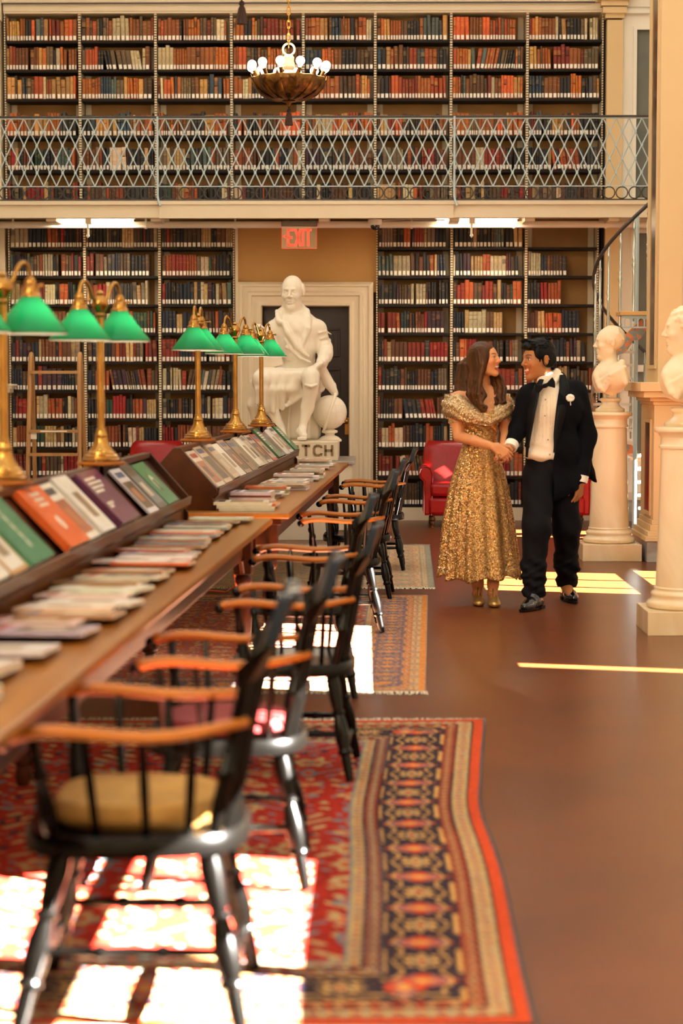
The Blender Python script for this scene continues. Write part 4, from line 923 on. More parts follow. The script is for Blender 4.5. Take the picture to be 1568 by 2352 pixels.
def head(S, M, sc=1, female=False, ears=True, blank=False, smile=0, old=0):
    S.M = M @ Matrix.Diagonal((sc, sc, sc, 1)); S.sc = sc; f = female
    S.ell((0, .012, .03), (.073, .094, .086), .01); S.ell((0, -.035, -.005), (.062, .056, .082 if not f else .078), .03)
    S.ell((0, -.028, -.055), (.052 if f else .057, .058, .056), .03); S.ell((0, -.074, -.1), (.02, .016, .015), .02)
    S.cap((-.05, -.0, -.07), (-.01, -.07, -.1), .014, .014, .025); S.cap((.05, -.0, -.07), (.01, -.07, -.1), .014, .014, .025)
    S.cap((-.03, -.083, .028), (.03, -.083, .028), .008 if not f else .005, k=.012)
    for q in (-1, 1):
        S.ell((q*.031, -.096, .011), (.017, .016, .0105), .010, sub=True); S.ell((q*.031, -.0745, .010), (.0145, .0125, .0125), .002)
        S.cap((q*.018, -.085, .0165), (q*.043, -.077, .0155), .003, k=.003); S.cap((q*.019, -.084, .0025), (q*.042, -.077, .004), .0022, k=.003)
        S.ell((q*.042, -.066, -.022), (.02, .02, .02), .02)
        if ears: S.ell((q*.075, .014, -.002), (.009, .019, .031), .006, rot=(.12, 0, q*.35)); S.ell((q*.084, .008, .0), (.006, .009, .017), .005, sub=True); S.cap((q*.082, .022, .018), (q*.084, .028, -.004), .005, .004, .004)
    S.cap((0, -.085, .026), (0, -.105, -.012), .0072, .0098, .009); S.ell((0, -.1095, -.018), (.0112, .011, .0098), .006)
    for q in (-1, 1): S.ell((q*.0115, -.095, -.024), (.0075, .009, .0065), .005)
    cy = -.0925; cz = -.052+.0
    pts = [(-.027, -.078, cz+.006*smile*2), (-.013, cy+.002, cz), (0, cy, cz+.001), (.013, cy+.002, cz), (.027, -.078, cz+.006*smile*2)]
    S.chain(pts, [.003, .005, .0045, .005, .003], .006)
    low = [(-.025, -.077, cz-.006+.006*smile), (-.012, cy+.004, cz-.017-.005*smile), (0, cy+.003, cz-.018-.006*smile), (.012, cy+.004, cz-.017-.005*smile), (.025, -.077, cz-.006+.006*smile)]
    S.chain(low, [.0025, .005, .0055, .005, .0025], .006)
    S.chain([(-.022, -.09, cz-.006), (0, -.107, cz-.0095), (.022, -.09, cz-.006)], [.0025, .004, .0025], .002) if False else None
    for a, b in ((0, 1), (1, 2), (2, 3), (3, 4)): S.cap((pts[a][0], pts[a][1]-.008, (pts[a][2]+low[a][2])/2), (pts[b][0], pts[b][1]-.008, (pts[b][2]+low[b][2])/2), .002+.0035*smile, k=.003, sub=True)
    if old:
        for q in (-1, 1): S.cap((q*.022, -.094, -.03), (q*.037, -.077, -.052), .0015, k=.006, sub=True)
def hand(S, wrist, d, n, side=1, curl=(.5, .5, .5, .5), sc=1, thumb=(.5, .5), spread=.12):
    """d: towards the fingertips, n: out of the palm, side: +1 thumb on d x n side"""
    d = Vector(d).normalized(); n = Vector(n); n = (n-d*n.dot(d)).normalized(); l = d.cross(n).normalized()*side; W = Vector(wrist); S.M = Matrix(); S.sc = 1
    base = [(.030, .083, .073, .0088), (.010, .087, .082, .0090), (-.011, .083, .076, .0086), (-.030, .075, .060, .0078)]
    for i, (o, pl, L, r) in enumerate(base):
        k0 = W+(l*o*.55)*sc; k1 = W+(l*o+d*pl)*sc; S.cap(k0, k1, .0135*sc, .0115*sc, .014*sc)
        a = 0; p = k1; dd = (d+l*o*spread*8).normalized()
        for q, fr_ in enumerate((.45, .31, .24)):
            a += curl[i]*(1.0, 1.15, .8)[q]; v = dd*math.cos(a)+n*math.sin(a); e = p+v*L*fr_*sc; S.cap(p, e, (r-q*.0009)*sc, (r-.0009-q*.0009)*sc, .004*sc); p = e
    t0 = W+(l*.022+d*.022+n*.006)*sc; t1 = W+(l*(.045)+d*.055+n*.022)*sc; v1 = (l*math.cos(thumb[0])*.6+d*.75+n*math.sin(thumb[0])).normalized(); t2 = t1+v1*.034*sc; v2 = (d*.9+n*math.sin(thumb[1])-l*.25).normalized(); t3 = t2+v2*.028*sc
    S.cap(t0, t1, .016*sc, .0125*sc, .014*sc); S.cap(t1, t2, .0115*sc, .010*sc, .005*sc); S.cap(t2, t3, .010*sc, .008*sc, .004*sc)
# ================================================================ seated marble figure before the door
YS = 18.6
def P_(px, py, Y): return aty(px, py, Y)
def statue():
    bz = aty(690, 1010, YS).z; by = aty(690, 1055, YS-.25).z
    o = Vector((aty(690, 1010, YS).x, YS, by)); t = thing('marble_statue', 'white marble statue of a seated man in a long coat beside a globe', 'statue', o)
    x0, x1 = aty(560, 1000, YS).x, aty(805, 1000, YS).x; z0, z1 = bz-.03, aty(690, 622, YS).z
    st = .0068
    S = Sculpt(grid(x0-.08, x1, st, [(aty(640, 700, YS).x, aty(703, 700, YS).x, .0042)]), grid(YS-.62, YS+.42, st+.001, [(YS-.22, YS, .005)]), grid(z0, z1, st, [(aty(690, 722, YS).z, z1, .0042)])); S.k = .03
    q = lambda px, py, dy=0: aty(px, py, YS+dy)
    # stool, drapery behind, torso
    S.box(q(690, 930, .12), (.19, .17, .33), .05, .03); S.box(q(705, 885, .2), (.17, .14, .06), .03, .04)
    S.cap(q(683, 850, .02), q(680, 760, -.0), .165, .19, .05); S.ell(q(680, 762, .0), (.23, .15, .16), .06); S.ell(q(682, 800, -.08), (.17, .12, .13), .06)
    S.cap(q(634, 756, .02), q(727, 756, .02), .088, .088, .06); S.cap(q(650, 735, .02), q(700, 735, .02), .07, .07, .05); S.cap(q(672, 728, .02), q(671, 700, .0), .075, .07, .03)
    for a in range(3): S.chain([q(655, 716-a*5, -.03), q(671, 720-a*5, -.09), q(688, 716-a*5, -.03)], [.018, .02, .018], .01)
    # collar and lapels
    S.chain([q(655, 700, .06), q(646, 716, -.02), q(640, 735, -.1)], [.02, .035, .03], .02); S.chain([q(690, 700, .06), q(702, 716, -.02), q(708, 735, -.1)], [.02, .035, .03], .02)
    S.chain([q(636, 715, -.05), q(640, 738, -.13), q(655, 745, -.17)], [.02, .028, .02], .012); S.chain([q(652, 742, -.17), q(662, 765, -.2), q(680, 795, -.21), q(708, 818, -.19)], [.024, .032, .03, .014], .012)
    S.chain([q(708, 735, -.12), q(706, 755, -.16), q(700, 775, -.18), q(692, 800, -.2)], [.03, .034, .026, .016], .012)
    S.chain([q(655, 780, -.17), q(668, 800, -.19), q(690, 822, -.2), q(712, 832, -.19)], [.01, .014, .014, .01], .02)
    for (a, b_) in ((672, 770), (676, 785), (680, 752)): S.chain([q(a, b_, -.15), q(a+10, b_+3, -.16), q(a+18, b_-2, -.14)], [.01, .012, .01], .01)
    for (a, b_) in ((658, 798), (685, 812)): S.ell(q(a, b_, -.19), (.016, .01, .016), .004)
    # arm at right of the picture
    S.chain([q(730, 757, .02), q(746, 800, -.03), q(746, 820, -.1)], [.076, .066, .062], .04); S.chain([q(748, 812, -.08), q(738, 832, -.28)], [.066, .05], .03)
    S.chain([q(744, 826, -.22), q(740, 846, -.24)], [.05, .035], .02)
    for k in range(4): S.chain([q(733+k*3, 765+k*14, -.09), q(748+k*2, 760+k*14, -.08), q(760-k, 768+k*13, -.02)], [.007, .01, .006], .015)
    hand(S, q(737, 834, -.34), Vector((-.75, -.1, -.45)), Vector((-.2, .1, -1)), -1, (.45, .5, .55, .6), 1.4)
    # arm at left, hand on the folio
    S.chain([q(630, 757, .02), q(611, 800, -.1)], [.076, .064], .04); S.chain([q(608, 798, -.12), q(598, 775, -.28)], [.065, .045], .03)
    hand(S, q(600, 778, -.28), Vector((-.25, -.35, .75)), Vector((-.1, -.8, -.7)), 1, (.6, .62, .6, .55), 1.35)
    # legs and stockings
    S.cap(q(708, 868, -.02), q(713, 866, -.42), .1, .085, .03); S.chain([q(713, 864, -.42), q(714, 880, -.44), q(712, 900, -.42), q(706, 935, -.4), q(696, 975, -.42)], [.078, .074, .066, .062, .036], .02)
    S.chain([q(700, 884, -.5), q(714, 888, -.53), q(727, 884, -.5)], [.01, .012, .01], .008)
    S.chain([q(696, 980, -.4), q(692, 992, -.47), q(698, 1001, -.57)], [.042, .044, .034], .02); S.box(q(694, 1007, -.5), (.045, .12, .012), .01, .008)
    S.chain([q(692, 985, -.49), q(690, 988, -.52)], [.02, .014], .01)
    S.cap(q(650, 868, -.02), q(606, 872, -.38), .12, .1, .04); S.chain([q(606, 876, -.38), q(620, 930, -.3), q(645, 985, -.28)], [.08, .062, .04], .03); S.chain([q(645, 990, -.26), q(650, 1003, -.4)], [.045, .035], .02)
    # long cloak across the knee: hanging folds
    S.cap(q(604, 866, -.34), q(690, 858, -.28), .08, .05, .05); S.cap(q(608, 880, -.33), q(612, 925, -.26), .1, .09, .06); S.cap(q(640, 872, -.3), q(640, 915, -.26), .09, .07, .06)
    for k in range(9):
        u = k/8; x_ = 592+u*84; yb = 925+22*math.sin(u*PI*1.2)-u*6; S.chain([q(598+u*90, 866-u*8, -.4+.05*u), q(x_+2, 895, -.43+.07*u+.015*(-1)**k), q(x_-2+5*(k % 2), yb, -.41+.12*u+.02*(-1)**k)], [.03, .032, .022], .035)
    for k in range(5): u = k/4; S.chain([q(640, 852+5*k, -.22), q(680+4*k, 872+9*k, -.33), q(678-k*5, 900+8*k, -.36)], [.02, .022, .016], .02)
    S.chain([q(586, 880, -.1), q(584, 930, -.05), q(588, 962, 0)], [.05, .06, .05], .05)
    # coat tail at right
    S.chain([q(738, 850, -.1), q(752, 880, -.05), q(768, 902, -.02)], [.035, .04, .034], .03); S.chain([q(745, 846, -.05), q(765, 885, 0), q(772, 905, 0)], [.02, .024, .018], .02)
    for px in (664, 711): S.chain([q(px, 935, -.12), q(px-2, 985, -.12)], [.012, .012], .01); S.cap(q(px-2, 985, -.12), q(px-3, 1003, -.12), .016, .024, .01)
    # head
    M = headM(q(671, 671, -.03), math.radians(-10), math.radians(8)); head(S, M, 1.34, old=1, smile=0)
    for w_ in (-1, 1): S.ell((w_*.068, .03, .022), (.016, .045, .035), .01)
    S.M = Matrix(); S.sc = 1
    fx, fz = q(690, 850).x, q(690, 850).z
    S.warp(lambda x, y, z: np.where(z < q(690, 830).z, .002*np.sin((x*1.0+y*.6+.05*np.sin(z*9))*60), .0015*np.sin(x*60+z*45))*(z < q(690, 722).z)*(np.hypot(x-q(757, 947).x, 0) > .2)*((z > q(0, 1003).z)))
    sculpt_obj(S, 'figure', M_marble, t, o)
    b = MB(Matrix.Translation(-o)); e = [q(577, 772, -.36), q(627, 757, -.36), q(649, 838, -.26), q(600, 852, -.26)]
    nn = Vector((.1, .22, 0)); vs = [tuple(v) for v in e]+[tuple(v+Vector((.012, .06, .0))) for v in e]; b.add(vs, [(3, 2, 1, 0), (4, 5, 6, 7), (0, 1, 5, 4), (1, 2, 6, 5), (2, 3, 7, 6), (3, 0, 4, 7)]); b.build('folio', M_marble, t, bevel=.008)
    c = q(757, 947, -.05); r = 39/F*(YS-.05); b = MB(Matrix.Translation(c-o)); b.ball((0, 0, 0), r, 40, 26)
    for k in range(-3, 4):
        th = k*PI/7; b.tube([(r*1.0*math.cos(th)*math.cos(a), r*math.cos(th)*math.sin(a), r*math.sin(th)) for a in [2*PI*j/40 for j in range(40)]], .0018, 4, closed=True)
    for k in range(8): a0 = k*PI/8; b.tube([(r*math.cos(a)*math.cos(a0), r*math.cos(a)*math.sin(a0), r*math.sin(a)) for a in [2*PI*j/40 for j in range(40)]], .0018, 4, closed=True)
    b.build('globe', M_marble, t, smooth=True)
    b = MB(Matrix.Translation(c-o)); b.tube([(r*1.1*math.sin(a)*.32-.0, -r*1.1*math.cos(a)*.95*abs(math.cos(a*.0)), r*1.1*math.sin(a)) for a in np.linspace(-1.5, 1.45, 20)], .014, 6, flat=.5)
    b.lathe([(.11, -r-.115), (.115, -r-.1), (.08, -r-.07), (.045, -r-.055), (.045, -r-.04), (.075, -r-.03), (.075, -r-.012), (.04, -r), (.05, -r+.02)], 28); b.build('globe_stand', M_marble, t, smooth=True)
    # carved block
    xb0, xb1 = aty(560, 1030, YS-.62).x, aty(776, 1030, YS-.62).x; zt = bz; b = MB(Matrix.Translation(-o)); b.box(xb0, xb1, YS-.62, YS+.42, by+.001, zt+.004); b.build('block', mat('block_marble', (222, 208, 180), .5, noise=(5, (206, 190, 160), one, 5, .3)), t, bevel=.008)
    M_carve = mat('carved_bronze_letter', (146, 118, 78), .7, noise=(60, (104, 80, 52), one, 3, .2)); u = (YS-.62)/F
    w_, g_ = 19.5*u, 6.6*u; word = 'BOWDITCH'; tot = sum((w_*.35 if ch_ == 'I' else w_)+g_ for ch_ in word)
    letters(word, aty(771, 1030, YS-.62).x-tot-o.x, aty(0, 1047, YS-.62).z-o.z, w_, 25*u, 5.6*u, g_, t, M_carve, YS-.625-o.y, YS-.6205-o.y, 'carved_letter')
    # grey marble plinth
    p = aty(815, 1048, YS-.7); xl = aty(545, 1048, YS-.7).x; b = MB(); b.box(xl, p.x, YS-.7, YS+.5, by-.03, by); b.box(xl+.03, p.x-.03, YS-.67, YS+.47, 0, by-.031, mi=1)
    b.build('statue_plinth', [M_greymarble, mat('plinth_cream', (214, 204, 182), .5)], label='grey marble topped plinth carrying the seated statue', cat='plinth', bevel=.004)
statue()
# ================================================================ busts on column pedestals
def pedestal(x, y, lab, top):
    t = thing('column_pedestal', lab, 'pedestal', (x, y, 0), 0, 'veined marble column pedestals')
    b = MB(); b.box(-.24, .24, -.24, .24, 0, .138); b.build('base', M_vein, t, bevel=.003)
    b = MB(); b.lathe([(.0, .1385), (.2, .1385), (.212, .15), (.214, .168), (.205, .182), (.188, .19), (.184, .205), (.188, .215), (.19, .225), (.182, .236), (.172, .24), (.168, .25), (.172, .258), (.16, .27)], 56); b.build('moulded_foot', M_vein, t, smooth=True, ang=50)
    b = MB(); b.lathe([(.163, .262), (.153, .5), (.145, .8), (.138, top-.13), (.138, top-.12)], 56, cap=False); b.build('shaft', M_vein, t, smooth=True)
    b = MB(); b.lathe([(.138, top-.13), (.15, top-.125), (.152, top-.112), (.14, top-.1), (.14, top-.06), (.15, top-.052), (.155, top-.04), (.176, top-.03), (.18, top-.018), (.176, top-.004), (.165, top), (0, top)], 56); b.build('capital', M_vein, t, smooth=True, ang=50)
    return t
ped1 = (aty(1406, 1290, 15.88).x, 16.13); ped2 = (1.875, 11.55)
TOP1 = aty(1406, 946, 16.1).z; TOP2 = aty(1560, 980, 11.55).z
pedestal(ped1[0], ped1[1], 'veined marble column pedestal beside the tuxedoed man', TOP1)
pedestal(ped2[0], ped2[1], 'veined marble column pedestal cut off by the right edge', TOP2)
def bust(x, y, z, lab, hair, px=None, H=.66):
    o = Vector((x, y, z)); t = thing('marble_bust', lab, 'bust', o, 0, 'marble busts facing left'); st = .0055
    b = MB(); b.lathe([(0, .0005), (.118, .0005), (.122, .012), (.118, .026), (.1, .034), (.086, .044), (.072, .062), (.07, .08), (.085, .092), (.088, .105), (.07, .115), (.0, .116)], 40); b.build('socle', M_vein, t, smooth=True)
    S = Sculpt(grid(x-.24, x+.24, st), grid(y-.24, y+.22, st), grid(z+.1, z+H+.3, st)); S.k = .03; O = lambda a, b_, c: (x+a, y+b_, z+c)
    S.cap(O(.0, 0, .1), O(.0, 0, .2), .055, .1, .03); S.ell(O(0, 0, .28), (.145, .15, .12), .05); S.ell(O(.04, -.1, .29), (.1, .09, .11), .05); S.ell(O(.04, .1, .29), (.1, .09, .11), .05); S.ell(O(-.06, 0, .27), (.075, .11, .12), .04)
    S.cap(O(.0, 0, .34), O(-.015, 0, .47), .078, .062, .04)
    for k in range(7): u = k/6; S.chain([O(.1-.02*k, -.17+.0*k, .37-.018*k), O(-.02-.012*k, -.175+.01*k, .30-.03*k), O(-.12+.005*k, -.1+.01*k, .24-.022*k)], [.012, .017, .01], .012)
    S.chain([O(.05, .05, .40), O(-.06, -.0, .36), O(-.12, -.06, .3), O(-.1, -.12, .2)], [.03, .028, .026, .02], .02); S.chain([O(.08, -.1, .40), O(.07, -.15, .33), O(.1, -.17, .24)], [.03, .03, .026], .02)
    hs = 1.13; M = headM(Vector(O(-.012, 0, .565)), math.radians(-88), math.radians(4)); head(S, M, hs, old=1)
    if hair == 'curly':
        rr = random.Random(3)
        for k in range(90):
            a = rr.uniform(0, 2*PI); e = rr.uniform(-.2, 1.35); v = Vector((math.sin(a)*math.cos(e)*.076, .016+math.cos(a)*math.cos(e)*.094, .03+math.sin(e)*.088))
            if v.y < -.05 and v.z < .075: continue
            S.ell(v, (.014, .014, .012), .006)
    else:
        S.ell((0, .034, .036), (.0738, .085, .08), .03)
        for k in range(26):
            a = PI*(k+.5)/26; S.chain([(.05*math.cos(a), .0, .088+.03*math.sin(a)), (.073*math.cos(a), .06, .05+.055*math.sin(a)), (.066*math.cos(a), .095, .01+.05*math.sin(a))], [.003, .006, .004], .01)
        for q in (-1, 1): S.ell((q*.07, -.015, .015), (.012, .018, .03), .008)
    S.M = Matrix(); S.sc = 1
    S.cut(lambda X, Y, Z_: (z+.13+.04*np.abs((X-x)/.1))-Z_)
    sculpt_obj(S, 'portrait', mat('warm_marble', (238, 222, 188), .4, noise=(4, (230, 208, 168), one, 5, .3)), t, o)
    return t
bust(ped1[0], ped1[1], TOP1, 'marble bust of a draped man in profile behind the tuxedoed man', 'flat')
bust(ped2[0], ped2[1], TOP2, 'marble bust with curly hair cut off by the right edge', 'curly')
# ================================================================ iron spiral stair behind the bust
YC = 18.1; cx = aty(1462, 600, YC).x; rr_ = 97/F*YC; zr = lambda py: aty(1400, py, YC).z
st_ = thing('spiral_stair', 'iron spiral stair with turned balusters behind the marble bust', 'stair', (cx, YC, 0))
def hz(ph): return zr(632)+(zr(488)-zr(632))*ph/(PI/2)         # handrail height by angle (0 = far left)
def hp(ph, r=rr_, dz=0): return (-r*math.cos(ph), -r*math.sin(ph), hz(ph)+dz)
b = MB(); b.tube([hp(a) for a in np.linspace(-3.4, 1.95, 60)], .017, 8); b.build('handrail', M_raildk, st_, smooth=True)
BAL = [(0, .009), (.08, .013), (.1, .02), (.12, .013), (.2, .017), (.38, .014), (.4, .022), (.43, .013), (.46, .026), (.5, .013), (.52, .02), (.56, .016), (.75, .02), (.88, .013), (.9, .02), (.93, .012), (1, .01)]
for k in range(-9, 6):
    ph = .05+k*.33; a = Vector(hp(ph, rr_-.012)); c = a-Vector((0, 0, .93))
    if c.z < .0: c.z = 0.02
    b = MB(); b.tube([a.lerp(c, s) for s, _ in BAL], [r*.8 for _, r in BAL], 10); b.build('baluster', M_steel, st_, smooth=True)
b = MB(); b.tube([(0, 0, 0), (0, 0, 3.0)], .02, 16); b.build('centre_post', M_rail, st_, smooth=True)
for k in range(-10, 5):
    ph = .05+k*.33; z = hz(ph)-.95
    if z < .1: continue
    b = MB(); pl = [(-.04*math.cos(ph), -.04*math.sin(ph)), (-rr_*math.cos(ph), -rr_*math.sin(ph)), (-rr_*math.cos(ph+.17), -rr_*math.sin(ph+.17)), (-rr_*math.cos(ph+.36), -rr_*math.sin(ph+.36)), (-.04*math.cos(ph+.36), -.04*math.sin(ph+.36))]
    b.prism(pl, z-.025, z, axis='z'); b.build('tread', M_white, st_)
M_acan = mat('painted_acanthus', (214, 122, 66), .5, noise=(26, (128, 140, 138), one, 2, .06))
vs = []; fs = []; A = np.linspace(-3.3, 1.9, 90)
for i, a in enumerate(A):
    w_ = .06+.022*abs(math.sin(i*.55)); z = hz(a)-.96; r = rr_+.006; vs += [(-r*math.cos(a), -r*math.sin(a), max(.01, z-.02)), (-r*math.cos(a), -r*math.sin(a), max(.0, z-.02-w_*2)), (-(r+.012)*math.cos(a), -(r+.012)*math.sin(a), max(.0, z-.02-w_))]
for i in range(len(A)-1): fs += [(i*3, i*3+3, i*3+5, i*3+2), (i*3+2, i*3+5, i*3+4, i*3+1)]
b = MB(); b.add(vs, fs); b.build('stringer', M_acan, st_, smooth=True)
# landing with arcaded edge
Yn = 17.6; x0 = aty(1424, 715, Yn).x-cx; x1 = aty(1484, 715, Yn).x+.35-cx; zl = aty(1450, 715, Yn).z
b = MB(); b.box(x0, x1, Yn-YC, Yn-YC+.3, zl-.035, zl); b.build('landing', mat('gilt_edge', (226, 178, 110), .4), st_, bevel=.004)
b = MB(); b.box(x0+.02, x1, Yn-YC+.02, Yn-YC+.03, zl-.06, zl-.035); b.box(x0+.02, x1, Yn-YC+.02, Yn-YC+.03, zl-.15, zl-.135)
k = x0+.04
while k < x1-.05:
    b.tube([(k, Yn-YC+.025, zl-.14), (k, Yn-YC+.025, zl-.08), (k+.012, Yn-YC+.025, zl-.06), (k+.03, Yn-YC+.025, zl-.055), (k+.048, Yn-YC+.025, zl-.06), (k+.06, Yn-YC+.025, zl-.08)], .007, 6); k += .06
b.build('arcade', M_rail, st_)
# ================================================================ patterned rugs
def rug(name, lab, xr, W, ys, yn, pal, res, wav=None, fringe=(True, False), fade=0, sx=1):
    """right edge xr(y), width W leftwards, from near yn to far ys"""
    nu = int(W/res[0]); nv = int((ys-yn)/res[1]); U, V = np.meshgrid(np.linspace(0, W, nu+1), np.linspace(0, ys-yn, nv+1), indexing='ij'); Ln = ys-yn
    Yw = yn+V; bend = np.vectorize(xr)(Yw[0])[None, :]*np.exp(-U/.9)+xr(ys)*(1-np.exp(-U/.9))*1.0
    X = bend-U; Z = .004+.006*(1+np.sin(Yw*3.1+U*2))*(np.exp(-U/.5)) if wav else .004+0*U
    near = (V if fringe[1] or True else V); d = np.minimum(U, np.minimum(Ln-V, np.where(near_border[0], V, 9e9))); along = np.where((Ln-V) < U, U, V); along = np.where((near_border[0]) & (V < U) & (V < Ln-V), U, along)
    C = np.zeros(U.shape+(3,)); L_ = lambda c: np.array(lin(c)[:3]); P = {k: L_(v) for k, v in pal.items()}
    rs = np.random.RandomState(5); nz = rs.rand(*U.shape)
    def seg(m, c): C[m] = P[c]
    b_ = [.0, .012, .05, .058, .12, .13, .165, .175, .40, .41, .445, .455, .50, .512]; b_ = [v*sx for v in b_]
    seg(d >= 0, 'field'); seg((d < b_[1]), 'edge'); seg((d >= b_[1]) & (d < b_[2]), 'orange'); seg((d >= b_[2]) & (d < b_[3]), 'dark')
    def guard(lo, hi, base, m1, m2, per):
        m = (d >= lo) & (d < hi); q = (d-lo)/(hi-lo); t = (along/per) % 1; seg(m, base)
        seg(m & (np.abs(q-.5)/.34+np.abs(t-.5)/.36 < 1), m1); seg(m & (np.abs(q-.5)/.16+np.abs(t-.5)/.18 < 1), m2); seg(m & ((q < .07) | (q > .93)), 'dark'); seg(m & (np.abs(q-.5) > .3) & (((t+.5) % 1 > .42) & ((t+.5) % 1 < .58)), m2)
    guard(b_[3], b_[4], 'beige', 'rust', 'blue', .055*sx); guard(b_[4], b_[7], 'wine', 'beige', 'orange', .06*sx); guard(b_[8], b_[11], 'wine', 'beige', 'blue', .06*sx); guard(b_[11], b_[12], 'beige', 'rust', 'blue', .05*sx)
    seg((d >= b_[12]) & (d < b_[13]), 'blue')
    m = (d >= b_[7]) & (d < b_[8]); q = (d-b_[7])/(b_[8]-b_[7]); per = .34*sx; t = (along/per) % 1; t2 = ((along/per)*2) % 1; seg(m, 'navy')
    a = q-.5; e = t-.5; ang_ = np.arctan2(e*1.4, a); rad = np.hypot(a, e*1.15)
    seg(m & ((q < .05) | (q > .95)) & (np.abs(t-.5) < .3), 'tanl')
    ros = .2*(1+.22*np.cos(8*ang_)); seg(m & (rad < ros), 'tanl'); seg(m & (rad < ros*.72), 'navy'); seg(m & (rad < ros*.55), 'beige'); seg(m & (rad < ros*.3), 'rust')
    e2 = ((t+.5) % 1)-.5; st = np.abs(a)*.9+np.abs(e2)*2.4; seg(m & (st < .42), 'orange'); seg(m & (st < .34) & (np.abs(a) > .08), 'blue'); seg(m & (st < .26), 'orange'); seg(m & (st < .15), 'tanl')
    vine = np.abs(np.abs(a)-.30-.06*np.cos(4*PI*t)) < .022; seg(m & vine & (rad > ros), 'tanl'); lf = (np.sin(along/per*2*PI*5)*np.sin(q*PI*9) > .62) & (rad > ros*1.1) & (st > .45); seg(m & lf, 'brown')
    # field: scattered leaves, rosettes and scrolls on red
    f = d >= b_[13]; pu = U/(.20*sx); pv = V/(.20*sx); iu = np.floor(pu); iv = np.floor(pv); fu = pu-iu-.5; fv = pv-iv-.5; h = np.abs(np.sin(iu*12.9898+iv*78.233)*43758.5453) % 1
    g = np.sin(U*38/sx+3*np.sin(V*15/sx))*np.sin(V*33/sx+2*np.sin(U*19/sx)); seg(f & (g > .7), 'beige'); seg(f & (g < -.84), 'blue'); seg(f & (np.abs(g) < .04), 'wine')
    an = h*6.28; ru = fu*np.cos(an)-fv*np.sin(an); rv = fu*np.sin(an)+fv*np.cos(an); lfm = (ru/.36)**2+(rv/.15)**2
    for c, lo, hi in (('blue', 0, .3), ('beige', .3, .5), ('navy', .5, .75)): seg(f & (lfm < 1) & (h > lo) & (h <= hi), c)
    seg(f & (lfm < .3) & (h < .75), 'orange'); ro = np.hypot(fu, fv); seg(f & (h >= .75) & (ro < .33*(1+.2*np.cos(6*np.arctan2(fv, fu)))), 'beige'); seg(f & (h >= .75) & (ro < .2), 'rust'); seg(f & (h >= .75) & (ro < .09), 'blue')
    C *= (.86+.36*nz)[..., None]; C = C*(1-fade)+P['beige']*fade
    vx = np.stack([X, Yw, Z+0*X], -1).reshape(-1, 3); ox, oy = float(X.min()), yn; vx = vx-np.array([ox, oy, 0])
    ii, jj = np.meshgrid(np.arange(nu), np.arange(nv), indexing='ij'); s_ = nv+1; q4 = np.stack([ii*s_+jj, ii*s_+jj+1, (ii+1)*s_+jj+1, (ii+1)*s_+jj], -1).reshape(-1, 4)
    me = bpy.data.meshes.new('rug'); me.vertices.add(len(vx)); me.vertices.foreach_set('co', vx.astype(np.float32).ravel()); me.loops.add(q4.size); me.loops.foreach_set('vertex_index', q4.astype(np.int32).ravel()); me.polygons.add(len(q4)); me.polygons.foreach_set('loop_start', np.arange(0, q4.size, 4, dtype=np.int32)); me.polygons.foreach_set('loop_total', np.full(len(q4), 4, np.int32)); me.update(calc_edges=True)
    at = me.color_attributes.new('col', 'FLOAT_COLOR', 'POINT'); at.data.foreach_set('color', np.concatenate([C.reshape(-1, 3), np.ones((len(vx), 1))], 1).astype(np.float32).ravel()); me.materials.append(M_rug); me.shade_smooth()
    t = thing('patterned_rug', lab, 'rug', (ox, oy, 0), 0, 'patterned wool rugs'); o = bpy.data.objects.new('pile', me); COL.objects.link(o); o.parent = t
    r2 = random.Random(2)
    for far in (True, False):
        if not (fringe[0] if far else fringe[1]): continue
        b = MB(); y0 = ys if far else yn; sg = 1 if far else -1; x = xr(y0)-W
        while x < xr(y0):
            ln = r2.uniform(.05, .09); dx = r2.uniform(-.02, .02); b.add([(x-ox, y0-oy, .006), (x+.006-ox, y0-oy, .007), (x+.005+dx-ox, y0+sg*ln-oy, .003), (x+dx-ox, y0+sg*ln-oy, .003)], [(0, 1, 2, 3)]); x += .0065
        b.build('fringe', mat('wool_fringe', (224, 212, 184), .9), t)
M_rug = mat('wool_rug', (255, 255, 255), .92, attr='col', noise=(120, (190, 190, 190), one, 2, .3), spec=.15)
pal1 = dict(field=(176, 40, 22), edge=(84, 82, 84), orange=(206, 74, 32), dark=(44, 34, 40), beige=(190, 162, 112), rust=(190, 90, 44), blue=(112, 130, 134), wine=(124, 36, 24), navy=(40, 36, 54), tanl=(210, 160, 92), brown=(116, 76, 46))
pal2 = dict(field=(168, 70, 52), edge=(100, 110, 124), orange=(222, 140, 66), dark=(130, 90, 80), beige=(206, 176, 130), rust=(206, 110, 60), blue=(120, 128, 140), wine=(196, 112, 72), navy=(104, 98, 116), tanl=(216, 150, 92), brown=(200, 110, 70))
pal3 = dict(field=(196, 168, 136), edge=(104, 112, 118), orange=(150, 148, 130), dark=(150, 140, 120), beige=(206, 186, 146), rust=(214, 140, 92), blue=(150, 158, 156), wine=(216, 160, 116), navy=(190, 150, 116), tanl=(220, 170, 120), brown=(150, 140, 130))
kx_, ky_ = [.394, .40, .405, .418, .418, .401, .391, .417, .471, .527], [4.66, 4.96, 5.22, 5.6, 6.01, 6.45, 6.67, 6.98, 7.77, 8.47]
near_border = [True]
rug('a', 'large red oriental rug with navy rosette border in the foreground', lambda y: float(np.mean([np.interp(y+e, ky_, kx_) for e in np.linspace(-.28, .28, 9)])), 2.9, 8.45, 4.42, pal1, (.008, .012), True, (True, True))
